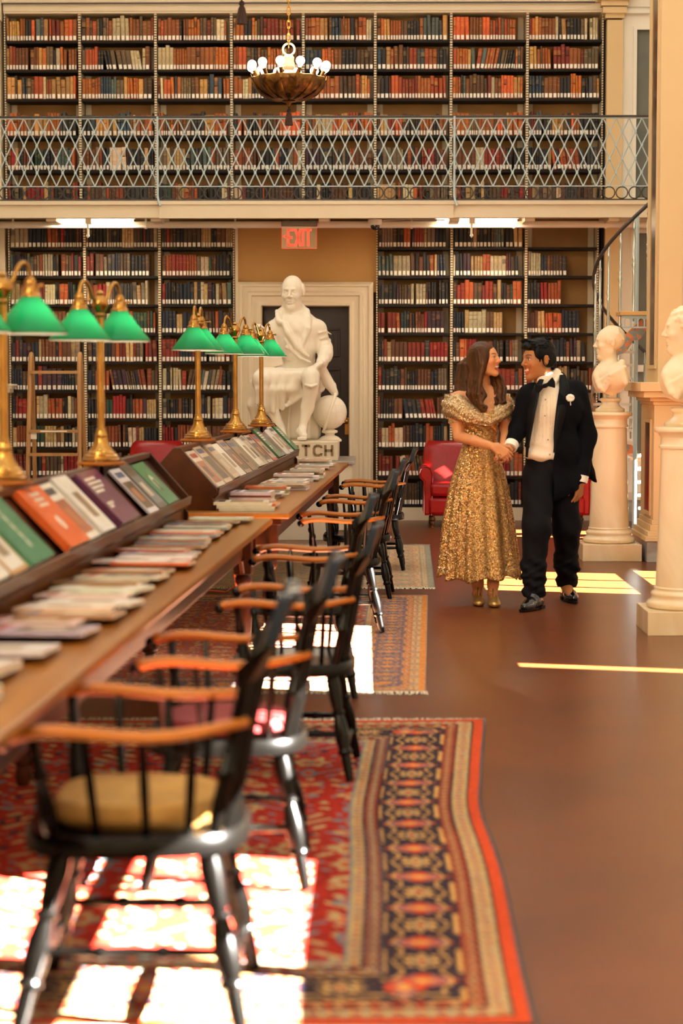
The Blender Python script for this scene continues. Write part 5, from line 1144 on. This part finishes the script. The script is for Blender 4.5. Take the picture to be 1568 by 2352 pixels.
rug('b', 'faded orange and blue oriental rug in the middle of the row', lambda y: float(np.interp(y, [9.2, 13.4], [.285, .43])), 2.6, 13.4, 9.25, pal2, (.01, .02), None, (False, True), .1, .8)
rug('c', 'pale faded oriental rug under the far table end', lambda y: float(np.interp(y, [13.8, 17.4], [.49, .57])), 2.6, 17.4, 13.85, pal3, (.012, .025), None, (True, True), .15, .8)
b = MB(); b.tube([aty(545, 1295, 12.2), aty(538, 1318, 11.9), aty(542, 1345, 11.9), atz(520, 1360, .01), atz(480, 1356, .01)], .006, 6); b.build('power_cord', mat('orange_cord', (214, 90, 40), .5), smooth=True, label='thin orange cord hanging under the near table', cat='cord')
# ================================================================ the couple
M_skin = mat('skin', (255, 255, 255), .5, attr='col'); b_ = M_skin.node_tree.nodes['Principled BSDF']; b_.inputs['Subsurface Weight'].default_value = .08; b_.inputs['Subsurface Radius'].default_value = (.012, .005, .003)
def glitter(name, c1, c2, cell, amt):
    m = mat(name, c1, .35, metal=.7); nt = m.node_tree; N = nt.nodes; L = nt.links; b = N['Principled BSDF']
    tc = N.new('ShaderNodeTexCoord'); v = N.new('ShaderNodeTexVoronoi'); v.inputs['Scale'].default_value = cell; L.new(tc.outputs['Object'], v.inputs['Vector'])
    g = N.new('ShaderNodeNewGeometry'); s = N.new('ShaderNodeVectorMath'); s.operation = 'SUBTRACT'; s.inputs[1].default_value = (.5, .5, .5); L.new(v.outputs['Color'], s.inputs[0])
    k = N.new('ShaderNodeVectorMath'); k.operation = 'SCALE'; k.inputs['Scale'].default_value = amt; L.new(s.outputs[0], k.inputs[0])
    a = N.new('ShaderNodeVectorMath'); a.operation = 'ADD'; L.new(g.outputs['Normal'], a.inputs[0]); L.new(k.outputs[0], a.inputs[1])
    n = N.new('ShaderNodeVectorMath'); n.operation = 'NORMALIZE'; L.new(a.outputs[0], n.inputs[0]); L.new(n.outputs[0], b.inputs['Normal'])
    sp = N.new('ShaderNodeSeparateXYZ'); L.new(v.outputs['Color'], sp.inputs[0]); r = N.new('ShaderNodeValToRGB'); e = r.color_ramp.elements
    e[0].position = .0; e[0].color = lin(c2); e[1].position = .92; e[1].color = lin(c1); x = e.new(.97); x.color = lin((255, 240, 200)); L.new(sp.outputs['X'], r.inputs[0]); L.new(r.outputs[0], b.inputs['Base Color'])
    q = N.new('ShaderNodeMapRange'); q.inputs['To Min'].default_value = .12; q.inputs['To Max'].default_value = .55; L.new(sp.outputs['Y'], q.inputs['Value']); L.new(q.outputs[0], b.inputs['Roughness']); return m
M_gold = glitter('gold_sequin_tulle', (218, 172, 104), (138, 96, 44), 200, .95)
M_band = glitter('champagne_sequin_drape', (220, 190, 142), (150, 114, 72), 200, 1.0)
M_hairw = mat('auburn_brown_hair', (90, 54, 24), .42, noise=(40, (44, 24, 9), (1, 1, .08), 5, .2), bump=.4, spec=.2)
M_hairm = mat('black_hair', (8, 7, 6), .5, noise=(60, (16, 14, 14), one, 4, .2), bump=.5, spec=.15)
M_velvet = mat('black_velvet', (7, 8, 13), .85, spec=.12); M_velvet.node_tree.nodes['Principled BSDF'].inputs['Sheen Weight'].default_value = .0
M_satin = mat('black_satin', (6, 6, 9), .5, spec=.15)
M_trou = mat('black_wool_trousers', (12, 11, 16), .8, spec=.15)
M_shirt = mat('white_dress_shirt', (255, 255, 255), .75, attr='col')
M_patent = mat('polished_black_leather', (10, 10, 12), .16, coat=.5)
M_goldsh = mat('gold_leather', (210, 170, 96), .3, .7)
M_rose = mat('white_rose', (250, 240, 226), .6)
def painter(M, sc, base, lip, brow, iris, smile, blush=.0, extra=None):
    Mi = np.array(M.inverted())
    def fn(V):
        P = (np.c_[V, np.ones(len(V))] @ Mi.T)[:, :3]/sc; x, y, z = np.abs(P[:, 0]), P[:, 1], P[:, 2]; C = np.tile(np.array(lin(base)[:3]), (len(V), 1)); hd = (np.abs(z) < .2) & (y < -.04) & (x < .08)
        bl = np.exp(-(((x-.045)/.022)**2+((z+.02)/.02)**2))*blush*hd; C = C*(1-bl[:, None])+np.array(lin((206, 84, 50))[:3])*bl[:, None]
        m = hd & (x < .0275) & (y < -.079) & (z > -.082-.006*smile) & (z < -.045+.006*smile) & ((x/.028)**2+((z+.062)/.021)**2 < 1); C[m] = lin(lip)[:3]
        if smile > .3: m2 = hd & (x < .021) & (y < -.076) & (np.abs(z-(-.0605+.004*smile+(x/.03)**2*.006)) < .0052*smile); C[m2] = lin((244, 234, 214))[:3]
        m = hd & (y < -.062) & (x > .013) & (x < .048) & (np.abs(z-(.0325+.004*np.sin((x-.013)/.035*3.1))) < .0036); C[m] = lin(brow)[:3]
        ex, ez = (x-.031)/.0145, (z-.0092)/.0052; m = hd & (y < -.066) & (ex*ex+ez*ez < 1); C[m] = lin((214, 200, 184))[:3]; m = m & (np.hypot(x-.031, z-.0092) < .0062); C[m] = lin(iris)[:3]
        m = hd & (y < -.066) & (np.abs(ex) < 1.15) & (np.abs(z-.0092-.0058*np.sqrt(np.maximum(0, 1-(ex/1.2)**2))) < .0016); C[m] = lin(brow)[:3]
        if extra: extra(V, P, C)
        return C
    return fn
# ---------------------------------------------------------------- the man
YM = 12.88
def man():
    q = lambda px, py, dy=0: aty(px, py, YM+dy); o = Vector((q(1262, 1390).x, YM, 0))
    t = thing('person', 'man in black velvet dinner jacket, bow tie and white rose, walking hand in hand', 'person', o)
    X0, X1 = q(1140, 800).x, q(1392, 800).x; Zp = lambda py: q(1260, py).z
    S = Sculpt(grid(X0, X1, .0042), grid(YM-.55, YM+.42, .0046), grid(-.01, 1.84, .0085, [(.6, .86, .0042), (.93, 1.1, .0042), (1.44, 1.84, .0034)])); S.k = .03
    M = headM(q(1236, 826, .0), math.radians(-66), math.radians(6)); sc = 1.07; head(S, M, sc, smile=.9)
    S.M = Matrix(); S.sc = 1
    S.cap(q(1244, 850, .02), q(1260, 900, .03), .058, .068, .03); S.cap(q(1226, 905, .03), q(1318, 900, .05), .052, .055, .05); S.ell(q(1268, 945, .02), (.16, .1, .17), .05); S.ell(q(1264, 1060, .02), (.14, .1, .15), .06)
    S.chain([q(1330, 905, .05), q(1350, 1000, .08), q(1334, 1105, -.02)], [.055, .042, .028]); S.chain([q(1216, 912, .02), q(1188, 988, .0), q(1171, 1028, -.15)], [.045, .038, .028])
    hand(S, q(1333, 1108, -.02), Vector((-.16, -.12, -1)), Vector((-.75, .6, 0)), -1, (.32, .36, .4, .42), 1.02, (.4, .3))
    hand(S, q(1174, 1026, -.14), Vector((-.62, -.25, -.7)), Vector((-.45, -.75, .3)), 1, (.3, .35, .4, .45), 1.0, (.3, .2))
    S.chain([q(1240, 1100, -.02), q(1230, 1220, -.2), q(1228, 1360, -.25)], [.085, .058, .045]); S.chain([q(1288, 1100, .04), q(1300, 1215, .08), q(1302, 1335, .25)], [.085, .058, .045])
    S.cap(q(1228, 1375, -.26), q(1210, 1398, -.36), .04, .03); S.cap(q(1300, 1345, .22), q(1312, 1372, .1), .04, .03)
    fn = painter(M, sc, (164, 106, 58), (176, 76, 48), (26, 18, 14), (22, 14, 10), .9, .15)
    sculpt_obj(S, 'body', M_skin, t, o, fn)
    # hair
    H = Sculpt(grid(X0+.1, X1-.18, .004), grid(YM-.16, YM+.2, .004), grid(1.52, 1.84, .004)); H.k = .012; H.M = M @ Matrix.Diagonal((sc, sc, sc, 1)); H.sc = sc
    H.ell((0, .02, .045), (.08, .099, .084), .01); H.ell((0, -.04, .095), (.06, .05, .03), .02); H.cap((-.035, -.078, .083), (.035, -.08, .083), .013, .013, .015)
    for s in (-1, 1): H.ell((s*.071, .035, .0), (.013, .05, .055), .01); H.ell((s*.068, -.03, .045), (.016, .03, .04), .01); H.cap((s*.072, -.028, .02), (s*.071, -.03, -.008), .008, .005, .008); H.ell((s*.078, .014, -.008), (.022, .019, .034), .004, sub=True)
    H.ell((0, .085, -.03), (.055, .025, .05), .02); H.ell((0, -.115, .01), (.062, .05, .064), .012, sub=True); H.cap((-.03, .06, -.1), (.03, .06, -.1), .035, .035, .02, sub=True)
    rr = random.Random(4); H.k = .004
    for k in range(130):
        a = rr.uniform(-1.3, 1.3); b0 = rr.uniform(-.3, 1.0); c = Vector((math.sin(a)*.076, .0+rr.uniform(-.09, .1)*math.cos(a), .05+.078*math.cos(a)))
        d = Vector((rr.uniform(-.015, .015), -.022, rr.uniform(.002, .012))); 
        if c.z > .055: H.cap(c, c+d, .0055, .002, .005)
    H.M = Matrix(); H.sc = 1; sculpt_obj(H, 'hair', M_hairm, t, o)
    # shirt
    W = Sculpt(grid(X0+.12, X1-.06, .0065), grid(YM-.24, YM+.24, .0065), grid(Zp(1090), Zp(835), .0065)); W.k = .03
    W.ell(q(1266, 945, .0), (.168, .128, .19), .04); W.ell(q(1258, 1020, -.0), (.15, .118, .16), .06); W.cap(q(1225, 900, .02), q(1315, 895, .04), .055, .055, .04); W.ell(q(1252, 1045, -.02), (.14, .115, .05), .04)
    W.chain([q(1244, 876, -.05), q(1262, 868, -.01), q(1277, 858, .06)], [.033, .035, .035], .02); W.chain([q(1232, 888, -.04), q(1247, 886, -.075), q(1272, 880, -.05), q(1288, 862, .02)], [.015, .013, .016, .016], .012)
    W.cap(q(1232, 835, -.1), q(1256, 900, .0), .05, .05, .01, sub=True) if False else None
    xb = q(1250, 950).x
    W.warp(lambda x, y, z: .0016*np.sin(x*260)*(z < Zp(905))*(z > Zp(1015))+.004*np.sin(z*60+x*30)*(z < Zp(1020)))
    W.cut(lambda x, y, z: (Zp(1057)+.01*np.sin((x-xb)*50))-z)
    def shc(V):
        C = np.tile(np.array(lin((240, 226, 200))[:3]), (len(V), 1)); l = (np.sin(V[:, 0]*520) > .86) & (V[:, 2] < Zp(905)) & (V[:, 2] > Zp(1012)); C[l] *= .86; return C
    sh = sculpt_obj(W, 'shirt', M_shirt, t, o, shc)
    for px, py in ((1252, 918), (1251, 955), (1258, 1010), (1262, 1044)):
        b = MB(); v = q(px, py, -.148 if py < 1000 else -.138)-o; b.lathe([(.0, 0), (.006, 0), (.006, .003), (0, .003)], 10); ob = b.build('shirt_button', mat('pearl_button', (170, 150, 120), .3), sh); ob.location = v; ob.rotation_euler = (PI/2, 0, 0)
    # jacket
    J = Sculpt(grid(X0, X1, .0065), grid(YM-.34, YM+.3, .0065), grid(Zp(1185), Zp(845), .0065)); J.k = .03
    J.cap(q(1219, 903, .03), q(1322, 897, .05), .07, .07, .05); J.ell(q(1270, 940, .0), (.195, .145, .18), .05); J.ell(q(1268, 1030, .0), (.182, .142, .2), .06); J.ell(q(1268, 1115, .01), (.19, .15, .16), .06)
    J.chain([q(1326, 908, .05), q(1348, 1000, .07), q(1334, 1096, -.01)], [.07, .062, .048], .035); J.chain([q(1209, 912, .02), q(1190, 985, .01), q(1174, 1022, -.12)], [.066, .058, .047], .03)
    J.chain([q(1338, 1040, .1), q(1352, 1085, .12), q(1368, 1108, .12)], [.05, .035, .008], .03); J.chain([q(1262, 878, .07), q(1285, 868, .06)], [.045, .04], .03)
    zz_ = [Zp(v) for v in (1190, 1100, 1053, 950, 885, 866, 845)]; xl_ = [q(v, 950, -.1).x for v in (1214, 1213, 1215, 1226, 1234, 1240, 1246)]; xr_ = [q(v, 950, -.1).x for v in (1273, 1271, 1271, 1276, 1284, 1289, 1292)]
    J.cut(lambda x, y, z: np.minimum(np.minimum(x-np.interp(z, zz_, xl_).astype(np.float32), np.interp(z, zz_, xr_).astype(np.float32)-x), (YM+.02)-y), .006)
    J.cap(q(1240, 840, -.06), q(1262, 880, .0), .062, .062, .008, sub=True)
    hx = [q(v, 1100).x for v in (1150, 1198, 1216, 1270, 1330, 1350, 1372, 1390)]; hz_ = [Zp(v) for v in (1170, 1170, 1162, 1150, 1122, 1112, 1110, 1112)]
    J.cut(lambda x, y, z: np.interp(x, hx, hz_).astype(np.float32)-z, .006)
    J.warp(lambda x, y, z: .003*np.sin(z*42+x*36)*np.sin(x*30+z*12))
    sculpt_obj(J, 'jacket', M_velvet, t, o)
    for pts in ([(1243, 872, -.09), (1231, 897, -.125), (1220, 950, -.15), (1212, 1010, -.14), (1209, 1050, -.13)], [(1292, 862, -.03), (1296, 890, -.09), (1288, 940, -.14), (1278, 1000, -.145), (1274, 1040, -.14)]):
        b = MB(); P = [q(*p)-o for p in pts]; P = sum([[P[i].lerp(P[i+1], j/4) for j in range(4)] for i in range(4)], [])+[P[-1]]; n_ = len(P); b.tube(P, [.012+.022*math.sin(PI*min(1, .15+i/n_)) for i in range(n_)], 10, flat=.32); b.build('lapel', M_satin, t, smooth=True)
    for pts, n in (([(1336, 1092, -.015), (1333, 1107, -.02)], 0), ([(1176, 1018, -.12), (1171, 1029, -.15)], 1)):
        b = MB(); b.tube([q(*p)-o for p in pts], [.046, .044], 20); b.build('shirt_cuff', M_label, t, smooth=True)
    # bow tie
    bt = MB(); c = q(1251, 886, -.135)-o; wv = [(-.068, .0), (-.062, .034), (-.02, .012), (0, .012), (.02, .014), (.064, .038), (.07, .004), (.058, -.036), (.02, -.01), (0, -.012), (-.02, -.012), (-.06, -.038)]
    bt.prism([(x, z) for x, z in wv], -.012, .008); bt.box(-.012, .012, -.018, .01, -.014, .014); ob = bt.build('bow_tie', M_satin, t, bevel=.005, smooth=True); ob.location = c; ob.rotation_euler = (0, -.33, .1)
    # rose
    fl = MB(); c = q(1309, 915, -.165)-o; fl.ball((0, 0, 0), .021, 12, 8, sq=(1, .7, .95))
    for k in range(9): a = k*2*PI/9; fl.ball((.015*math.cos(a), -.006-.004*(k % 2), .013*math.sin(a)+.003), .014, 10, 6, sq=(1, .5, .9))
    fl.tube([(0, 0, -.015), (.004, 0, -.045)], .003, 6); ob = fl.build('rose_boutonniere', M_rose, t, smooth=True); ob.location = c
    # trousers
    T = Sculpt(grid(X0+.05, X1-.05, .0065), grid(YM-.46, YM+.42, .0075), grid(.03, Zp(1040), .0065)); T.k = .03
    T.ell(q(1262, 1080, .02), (.17, .125, .13), .05); T.ell(q(1262, 1055, .02), (.155, .118, .06), .04)
    T.chain([q(1236, 1105, -.03), q(1232, 1215, -.2), q(1225, 1300, -.22), q(1226, 1362, -.25)], [.108, .09, .076, .073], .04); T.chain([q(1290, 1105, .03), q(1301, 1212, .06), q(1300, 1290, .16), q(1302, 1336, .24)], [.108, .09, .076, .073], .04)
    for (px, py, dy, r) in ((1222, 1322, -.24, .076), (1229, 1340, -.24, .075), (1300, 1290, .16, .075), (1302, 1310, .18, .078)): T.ell(q(px, py, dy), (r, r, .022), .02)
    T.warp(lambda x, y, z: (.005*np.sin(z*75+x*40)+.0025*np.sin(z*130-x*60))*np.clip((Zp(1250)-z)/.15, 0, 1)+.003*np.sin(z*40+x*50))
    cut0 = q(1262, 1300).x; T.cut(lambda x, y, z: np.where(x < cut0, .085-.10*(YM-.2-y), .09+0*y)-z, .006)
    sculpt_obj(T, 'trousers', M_trou, t, o)
    # shoes
    for hx_, tx_, nm in (((1236, 1390, -.24), (1203, 1402, -.42), 0), ((1299, 1366, .28), (1317, 1383, .06), 1)):
        h = q(*hx_); h.z = 0; e = q(*tx_); e.z = 0; d = (e-h).normalized(); n = Vector((-d.y, d.x, 0)); L0 = h-d*.04; L1 = L0+d*.295
        K = Sculpt(grid(min(L0.x, L1.x)-.07, max(L0.x, L1.x)+.07, .0045), grid(min(L0.y, L1.y)-.07, max(L0.y, L1.y)+.07, .0045), grid(-.006, .16, .0045)); K.k = .02; U = lambda s, v, z: L0+d*s+n*v+Vector((0, 0, z))
        K.chain([U(.035, 0, .045), U(.1, 0, .05), U(.18, .003, .042), U(.25, .006, .032)], [.036, .037, .038, .026], .02); K.chain([U(.05, 0, .085), U(.11, 0, .085)], [.033, .03], .02); K.chain([U(.16, -.012, .04), U(.235, .0, .03)], [.03, .026], .02); K.ell(U(.2, .002, .03), (.042, .042, .024), .02)
        K.box(U(.14, 0, .012), (.0, .0, .0)) if False else None
        K.cut(lambda x, y, z: .012-z, .003); so_ = sculpt_obj(K, 'shoe', M_patent, t, o)
        pl = []
        for k in range(28):
            a = 2*PI*k/28; s = math.cos(a); v = math.sin(a); pl.append(((L0+d*(.147+.15*s)+n*v*(.042-.008*(s < -.2)+.003*s)).x-o.x, (L0+d*(.147+.15*s)+n*v*(.042-.008*(s < -.2))).y-o.y))
        b = MB(); b.prism(pl, .004 if nm else .004, .017, axis='z'); b.build('sole', M_satin, so_)
        b = MB(); hl = [(L0+d*a_+n*v_-o) for a_, v_ in ((.0, -.03), (.07, -.034), (.07, .034), (.0, .03))]; b.prism([(p.x, p.y) for p in hl], .0, .02, axis='z'); b.build('heel', M_satin, so_)
        b = MB()
        for k in range(4): b.tube([U(.1+.02*k, -.018, .09-.009*k)-o, U(.108+.02*k, 0, .098-.009*k)-o, U(.1+.02*k, .018, .09-.009*k)-o], .0022, 5)
        b.build('laces', M_satin, so_)
    return t
man()
# ---------------------------------------------------------------- the woman
YF = 12.92
def woman():
    q = lambda px, py, dy=0: aty(px, py, YF+dy); o = Vector((q(1108, 1390).x, YF, 0)); Zp = lambda py: q(1100, py).z
    t = thing('person', 'smiling woman in gold sequin off-shoulder dress with long brown hair', 'person', o)
    X0, X1 = q(1010, 800).x, q(1205, 800).x
    S = Sculpt(grid(X0, X1, .0040), grid(YF-.45, YF+.26, .0042), grid(-.005, 1.76, .0085, [(.08, .2, .005), (.86, 1.1, .004), (1.4, 1.76, .0032)])); S.k = .025
    M = headM(q(1113, 826, -.01), math.radians(63), math.radians(-4)); sc = .95; head(S, M, sc, female=True, ears=False, smile=1.0)
    S.M = Matrix(); S.sc = 1
    S.cap(q(1108, 850, .02), q(1106, 900, .04), .046, .05, .025); S.cap(q(1062, 913, .03), q(1145, 917, .03), .045, .045, .04); S.cap(q(1085, 902, .04), q(1128, 904, .04), .045, .045, .04)
    S.ell(q(1102, 950, .01), (.13, .09, .13), .04); S.ell(q(1082, 952, -.07), (.052, .048, .05), .03); S.ell(q(1122, 952, -.07), (.052, .048, .05), .03); S.ell(q(1101, 1010, .02), (.1, .08, .13), .05); S.ell(q(1101, 1070, .03), (.13, .1, .13), .05)
    S.chain([q(1048, 916, .03), q(1047, 960, .0), q(1054, 1003, -.03)], [.047, .044, .037], .03); S.chain([q(1055, 1003, -.04), q(1090, 1013, -.18), q(1137, 1027, -.33)], [.038, .034, .0235], .015)
    S.chain([q(1158, 922, .03), q(1163, 985, .04), q(1156, 1022, -.16)], [.043, .037, .025], .03)
    hand(S, q(1136, 1026, -.335), Vector((.80, .0, -.56)), Vector((-.15, 1, -.25)), 1, (.38, .42, .5, .55), .98, (.15, .1))
    hand(S, q(1155, 1026, -.18), Vector((-.25, -.2, -.95)), Vector((-.4, -.8, 0)), -1, (.5, .55, .6, .6), .92, (.4, .3))
    for kx, ay, hz0 in ((1096, .02, 0), (1131, -.05, 0)):
        S.chain([q(kx-2, 1100, .02), q(kx, 1230, .02), q(kx+1, 1260, .03), q(kx+1, 1340, ay), q(kx, 1362, ay+.0)], [.075, .05, .052, .034, .031], .03); S.chain([q(kx, 1364, ay), q(kx, 1392, ay-.13)], [.03, .022], .02); S.cap(q(kx, 1368, ay+.02), q(kx, 1378, ay+.03), .026, .022)
    fn = painter(M, sc, (208, 142, 92), (176, 62, 44), (64, 34, 18), (50, 32, 20), 1.0, .5); sculpt_obj(S, 'body', M_skin, t, o, fn)
    # hair
    H = Sculpt(grid(X0, X1, .0042), grid(YF-.24, YF+.24, .0045), grid(Zp(955), 1.78, .0042)); H.k = .014; H.M = M @ Matrix.Diagonal((sc, sc, sc, 1)); H.sc = sc
    H.ell((0, .022, .04), (.083, .101, .088), .01); H.ell((0, .06, -.02), (.075, .07, .09), .03)
    for s in (-1, 1): H.ell((s*.066, .0, .02), (.026, .062, .075), .02); H.ell((s*.07, .01, -.05), (.026, .05, .06), .02)
    H.ell((0, -.118, -.02), (.054, .062, .105), .010, sub=True); H.M = Matrix(); H.sc = 1; rr = random.Random(9); H.k = .007
    L_ = q(1106, 826)
    for k in range(34):      # left of the picture: long falls over her shoulder
        u = k/33; x0 = 1104-u*44+rr.uniform(-3, 3); dy = -.1+.22*u+rr.uniform(-.02, .02); r = rr.uniform(.010, .015)
        pts = [q(1108-u*16, 797+10*u, -.02+.08*u), q(x0+6-10*u, 838, dy*.9), q(x0-2-8*u, 875, dy), q(x0-6+rr.uniform(-3, 3)-6*u, 905, dy-.01), q(x0+2+rr.uniform(-3, 3), 928, dy-.02), q(x0+9+rr.uniform(-2, 6), 940+rr.uniform(-6, 4), dy-.04), q(x0+16+rr.uniform(-3, 3), 934+rr.uniform(-4, 4), dy-.045)]
        H.chain(pts, [r, r, r*1.05, r*1.1, r, r*.75, r*.3], .007)
    for k in range(7):       # curl in front
        u = k/6; H.chain([q(1108, 860, -.085), q(1104-u*4, 885, -.1), q(1112+u*2, 905+4*u, -.12), q(1106-u*6, 925+3*u, -.125), q(1092+u*4, 918+6*u, -.12)], [.006, .009, .011, .009, .003], .006)
    for k in range(22):      # falls on the far side
        u = k/21; x0 = 1128+u*24; dy = .03+.06*(1-u)+rr.uniform(-.03, .03); r = rr.uniform(.009, .013)
        H.chain([q(1122+u*6, 842, .06), q(x0, 868, dy), q(x0+4+u*4, 892, dy-.04), q(x0-1+7*u, 912+rr.uniform(-3, 3), dy-.06), q(x0+8, 922+rr.uniform(-4, 6), dy-.08), q(x0+1, 928+rr.uniform(-4, 3), dy-.09)], [r, r, r*1.1, r*1.1, r*.9, r*.3], .007)
    H.warp(lambda x, y, z: .0012*np.sin((x+y*.8)*520+z*20)); sculpt_obj(H, 'hair', M_hairw, t, o)
    # bodice
    B = Sculpt(grid(X0+.08, X1-.05, .006), grid(YF-.2, YF+.18, .006), grid(Zp(1045), Zp(900), .006)); B.k = .03
    B.ell(q(1101, 955, .01), (.146, .112, .11), .04); B.ell(q(1082, 955, -.07), (.058, .054, .055), .03); B.ell(q(1122, 955, -.07), (.058, .054, .055), .03); B.ell(q(1101, 1005, .02), (.118, .096, .12), .05); B.ell(q(1101, 1036, .02), (.128, .105, .05), .04)
    tx = [q(v, 950, -.1).x for v in (1040, 1060, 1088, 1117, 1142, 1165)]; tz = [Zp(v) for v in (915, 925, 932, 949, 930, 920)]
    B.cut(lambda x, y, z: z-np.interp(x, tx, tz).astype(np.float32), .004); B.cut(lambda x, y, z: Zp(1028)-z, .004); B.warp(lambda x, y, z: .0022*np.sin(z*150+x*110)); sculpt_obj(B, 'bodice', M_gold, t, o)
    # draped band round the shoulders
    vs = []; fs = []; n = 110; m = 10; C0 = q(1097, 935, .035); xt = [1015, 1030, 1048, 1078, 1118, 1150, 1165, 1180]; yt = [915, 908, 908, 930, 949, 930, 915, 917]; yb = [952, 957, 963, 971, 979, 966, 956, 950]
    for i in range(n):
        a = 2*PI*i/n; ca, sa = math.cos(a), math.sin(a); ex = .203*math.copysign(abs(ca)**.85, ca); ey = -.142*math.copysign(abs(sa)**.85, sa); px = 1097+ex/(YF/F)
        if sa < 0: tp = 905; bt_ = 962
        else: tp = np.interp(px, xt, yt); bt_ = np.interp(px, xt, yb)
        zt_, zb_ = Zp(tp), Zp(bt_)
        for j in range(m+1):
            v = j/m; bul = .022*math.sin(PI*v)+.006*math.sin(v*17+a*2.5+math.sin(a*3))+(-.03*(1-v)**3 if sa > 0 else 0); k_ = 1+bul/.17; vs.append((C0.x-o.x+ex*k_, C0.y-o.y+ey*k_, zt_+(zb_-zt_)*v))
    for i in range(n):
        for j in range(m): fs.append((i*(m+1)+j, i*(m+1)+j+1, ((i+1) % n)*(m+1)+j+1, ((i+1) % n)*(m+1)+j))
    b = MB(); b.add(vs, fs); ob = b.build('draped_neckline', M_band, t, smooth=True, ang=180); so_ = ob.modifiers.new('solid', 'SOLIDIFY'); so_.thickness = .01
    for pts in ([(1047, 935, .01), (1048, 972, -.0)], [(1160, 935, .03), (1161, 962, .035)]): b = MB(); b.tube([q(*p)-o for p in pts], [.058, .053], 24); b.build('sleeve', M_band, t, smooth=True)
    # skirt
    n = 260; m = 60; vs = []; fs = []; cx0 = q(1101, 1020, .02)
    edgeL = ([1020, 1060, 1120, 1200, 1300, 1328], [1062, 1048, 1030, 1015, 1004, 1001]); edgeR = ([1020, 1060, 1120, 1200, 1300, 1328], [1142, 1153, 1168, 1181, 1194, 1197])
    for j in range(m+1):
        v = j/m; py = 1022+(1326-1022)*v; l, r = np.interp(py, *edgeL), np.interp(py, *edgeR); hw = (r-l)/2*YF/F; xc = q((l+r)/2, py).x
        for i in range(n):
            a = 2*PI*i/n; fd = math.cos(a*11+.9*math.sin(a*2)+v*.6)*.5+.5*math.cos(a*17-v+1.3*math.sin(a*3)); am = .012+.068*v**.9; w_ = 1+am*fd; dep = .105+(.235-.105)*v
            hem = .012*math.cos(a*11+1.2*math.sin(a*2)+.6)+.010*math.sin(a*3+1) if v > .9 else 0
            vs.append((xc-o.x+hw*w_*math.cos(a)*.97, cx0.y-o.y+dep*w_*math.sin(a), Zp(py)-hem*(v-.9)*10))
    for j in range(m):
        for i in range(n): fs.append((j*n+i, (j+1)*n+i, (j+1)*n+(i+1) % n, j*n+(i+1) % n))
    b = MB(); b.add(vs, fs); ob = b.build('skirt', M_gold, t, smooth=True, ang=180); so_ = ob.modifiers.new('solid', 'SOLIDIFY'); so_.thickness = .004
    # shoes
    for kx, ay in ((1096, .02), (1131, -.05)):
        a_ = q(kx, 1375, ay); a_.z = 0; K = Sculpt(grid(a_.x-.07, a_.x+.07, .0042), grid(a_.y-.24, a_.y+.09, .0042), grid(-.004, .13, .0042)); K.k = .014; U = lambda s, v, z: Vector((a_.x+v, a_.y-s, z))
        K.chain([U(.0, 0, .065), U(.07, 0, .04), U(.13, .003, .026), U(.185, .0, .02)], [.028, .029, .033, .018], .02); K.ell(U(.15, 0, .02), (.038, .055, .022), .015); K.chain([U(-.025, 0, .055), U(-.03, 0, .004)], [.016, .009], .01)
        K.cap(U(.02, 0, .115), U(.105, 0, .06), .034, .021, .006, sub=True); K.cut(lambda x, y, z: .003-z, .003); sh_ = sculpt_obj(K, 'shoe', M_goldsh, t, o)
        b = MB(); b.tube([U(.12, 0, .052)-o, U(.06, 0, .085)-o, U(.025, 0, .115)-o], [.006, .006, .006], 6); b.tube([Vector((a_.x+.036*math.cos(w), a_.y+.005-.036*math.sin(w), .112+.004*math.sin(w)))-o for w in [2*PI*k/18 for k in range(18)]], .004, 6, closed=True); b.build('ankle_strap', M_goldsh, sh_, smooth=True)
    b = MB(); c = q(1147, 1046, -.395)-o; b.tube([(c.x+.009*math.cos(w), c.y, c.z+.009*math.sin(w)) for w in [2*PI*k/14 for k in range(14)]], .0018, 5, closed=True); b.build('ring', M_brass, t)
woman()
# ================================================================ light
sd = bpy.data.lights.new('sun', 'SUN'); sd.energy = 190; sd.angle = .0015; sd.color = (1, .95, .87)
so = bpy.data.objects.new('sun', sd); COL.objects.link(so)
so.rotation_euler = Vector((-1, SUN_Y, -SUN_T)).to_track_quat('-Z', 'Y').to_euler()
w = bpy.data.worlds.new('World'); scene.world = w; w.use_nodes = True
bg = w.node_tree.nodes['Background']; bg.inputs[0].default_value = lin((255, 244, 230)); bg.inputs[1].default_value = 1.15
scene.view_settings.view_transform = 'Standard'; scene.view_settings.look = 'None'; scene.view_settings.gamma = 1
scene.view_settings.exposure = .62
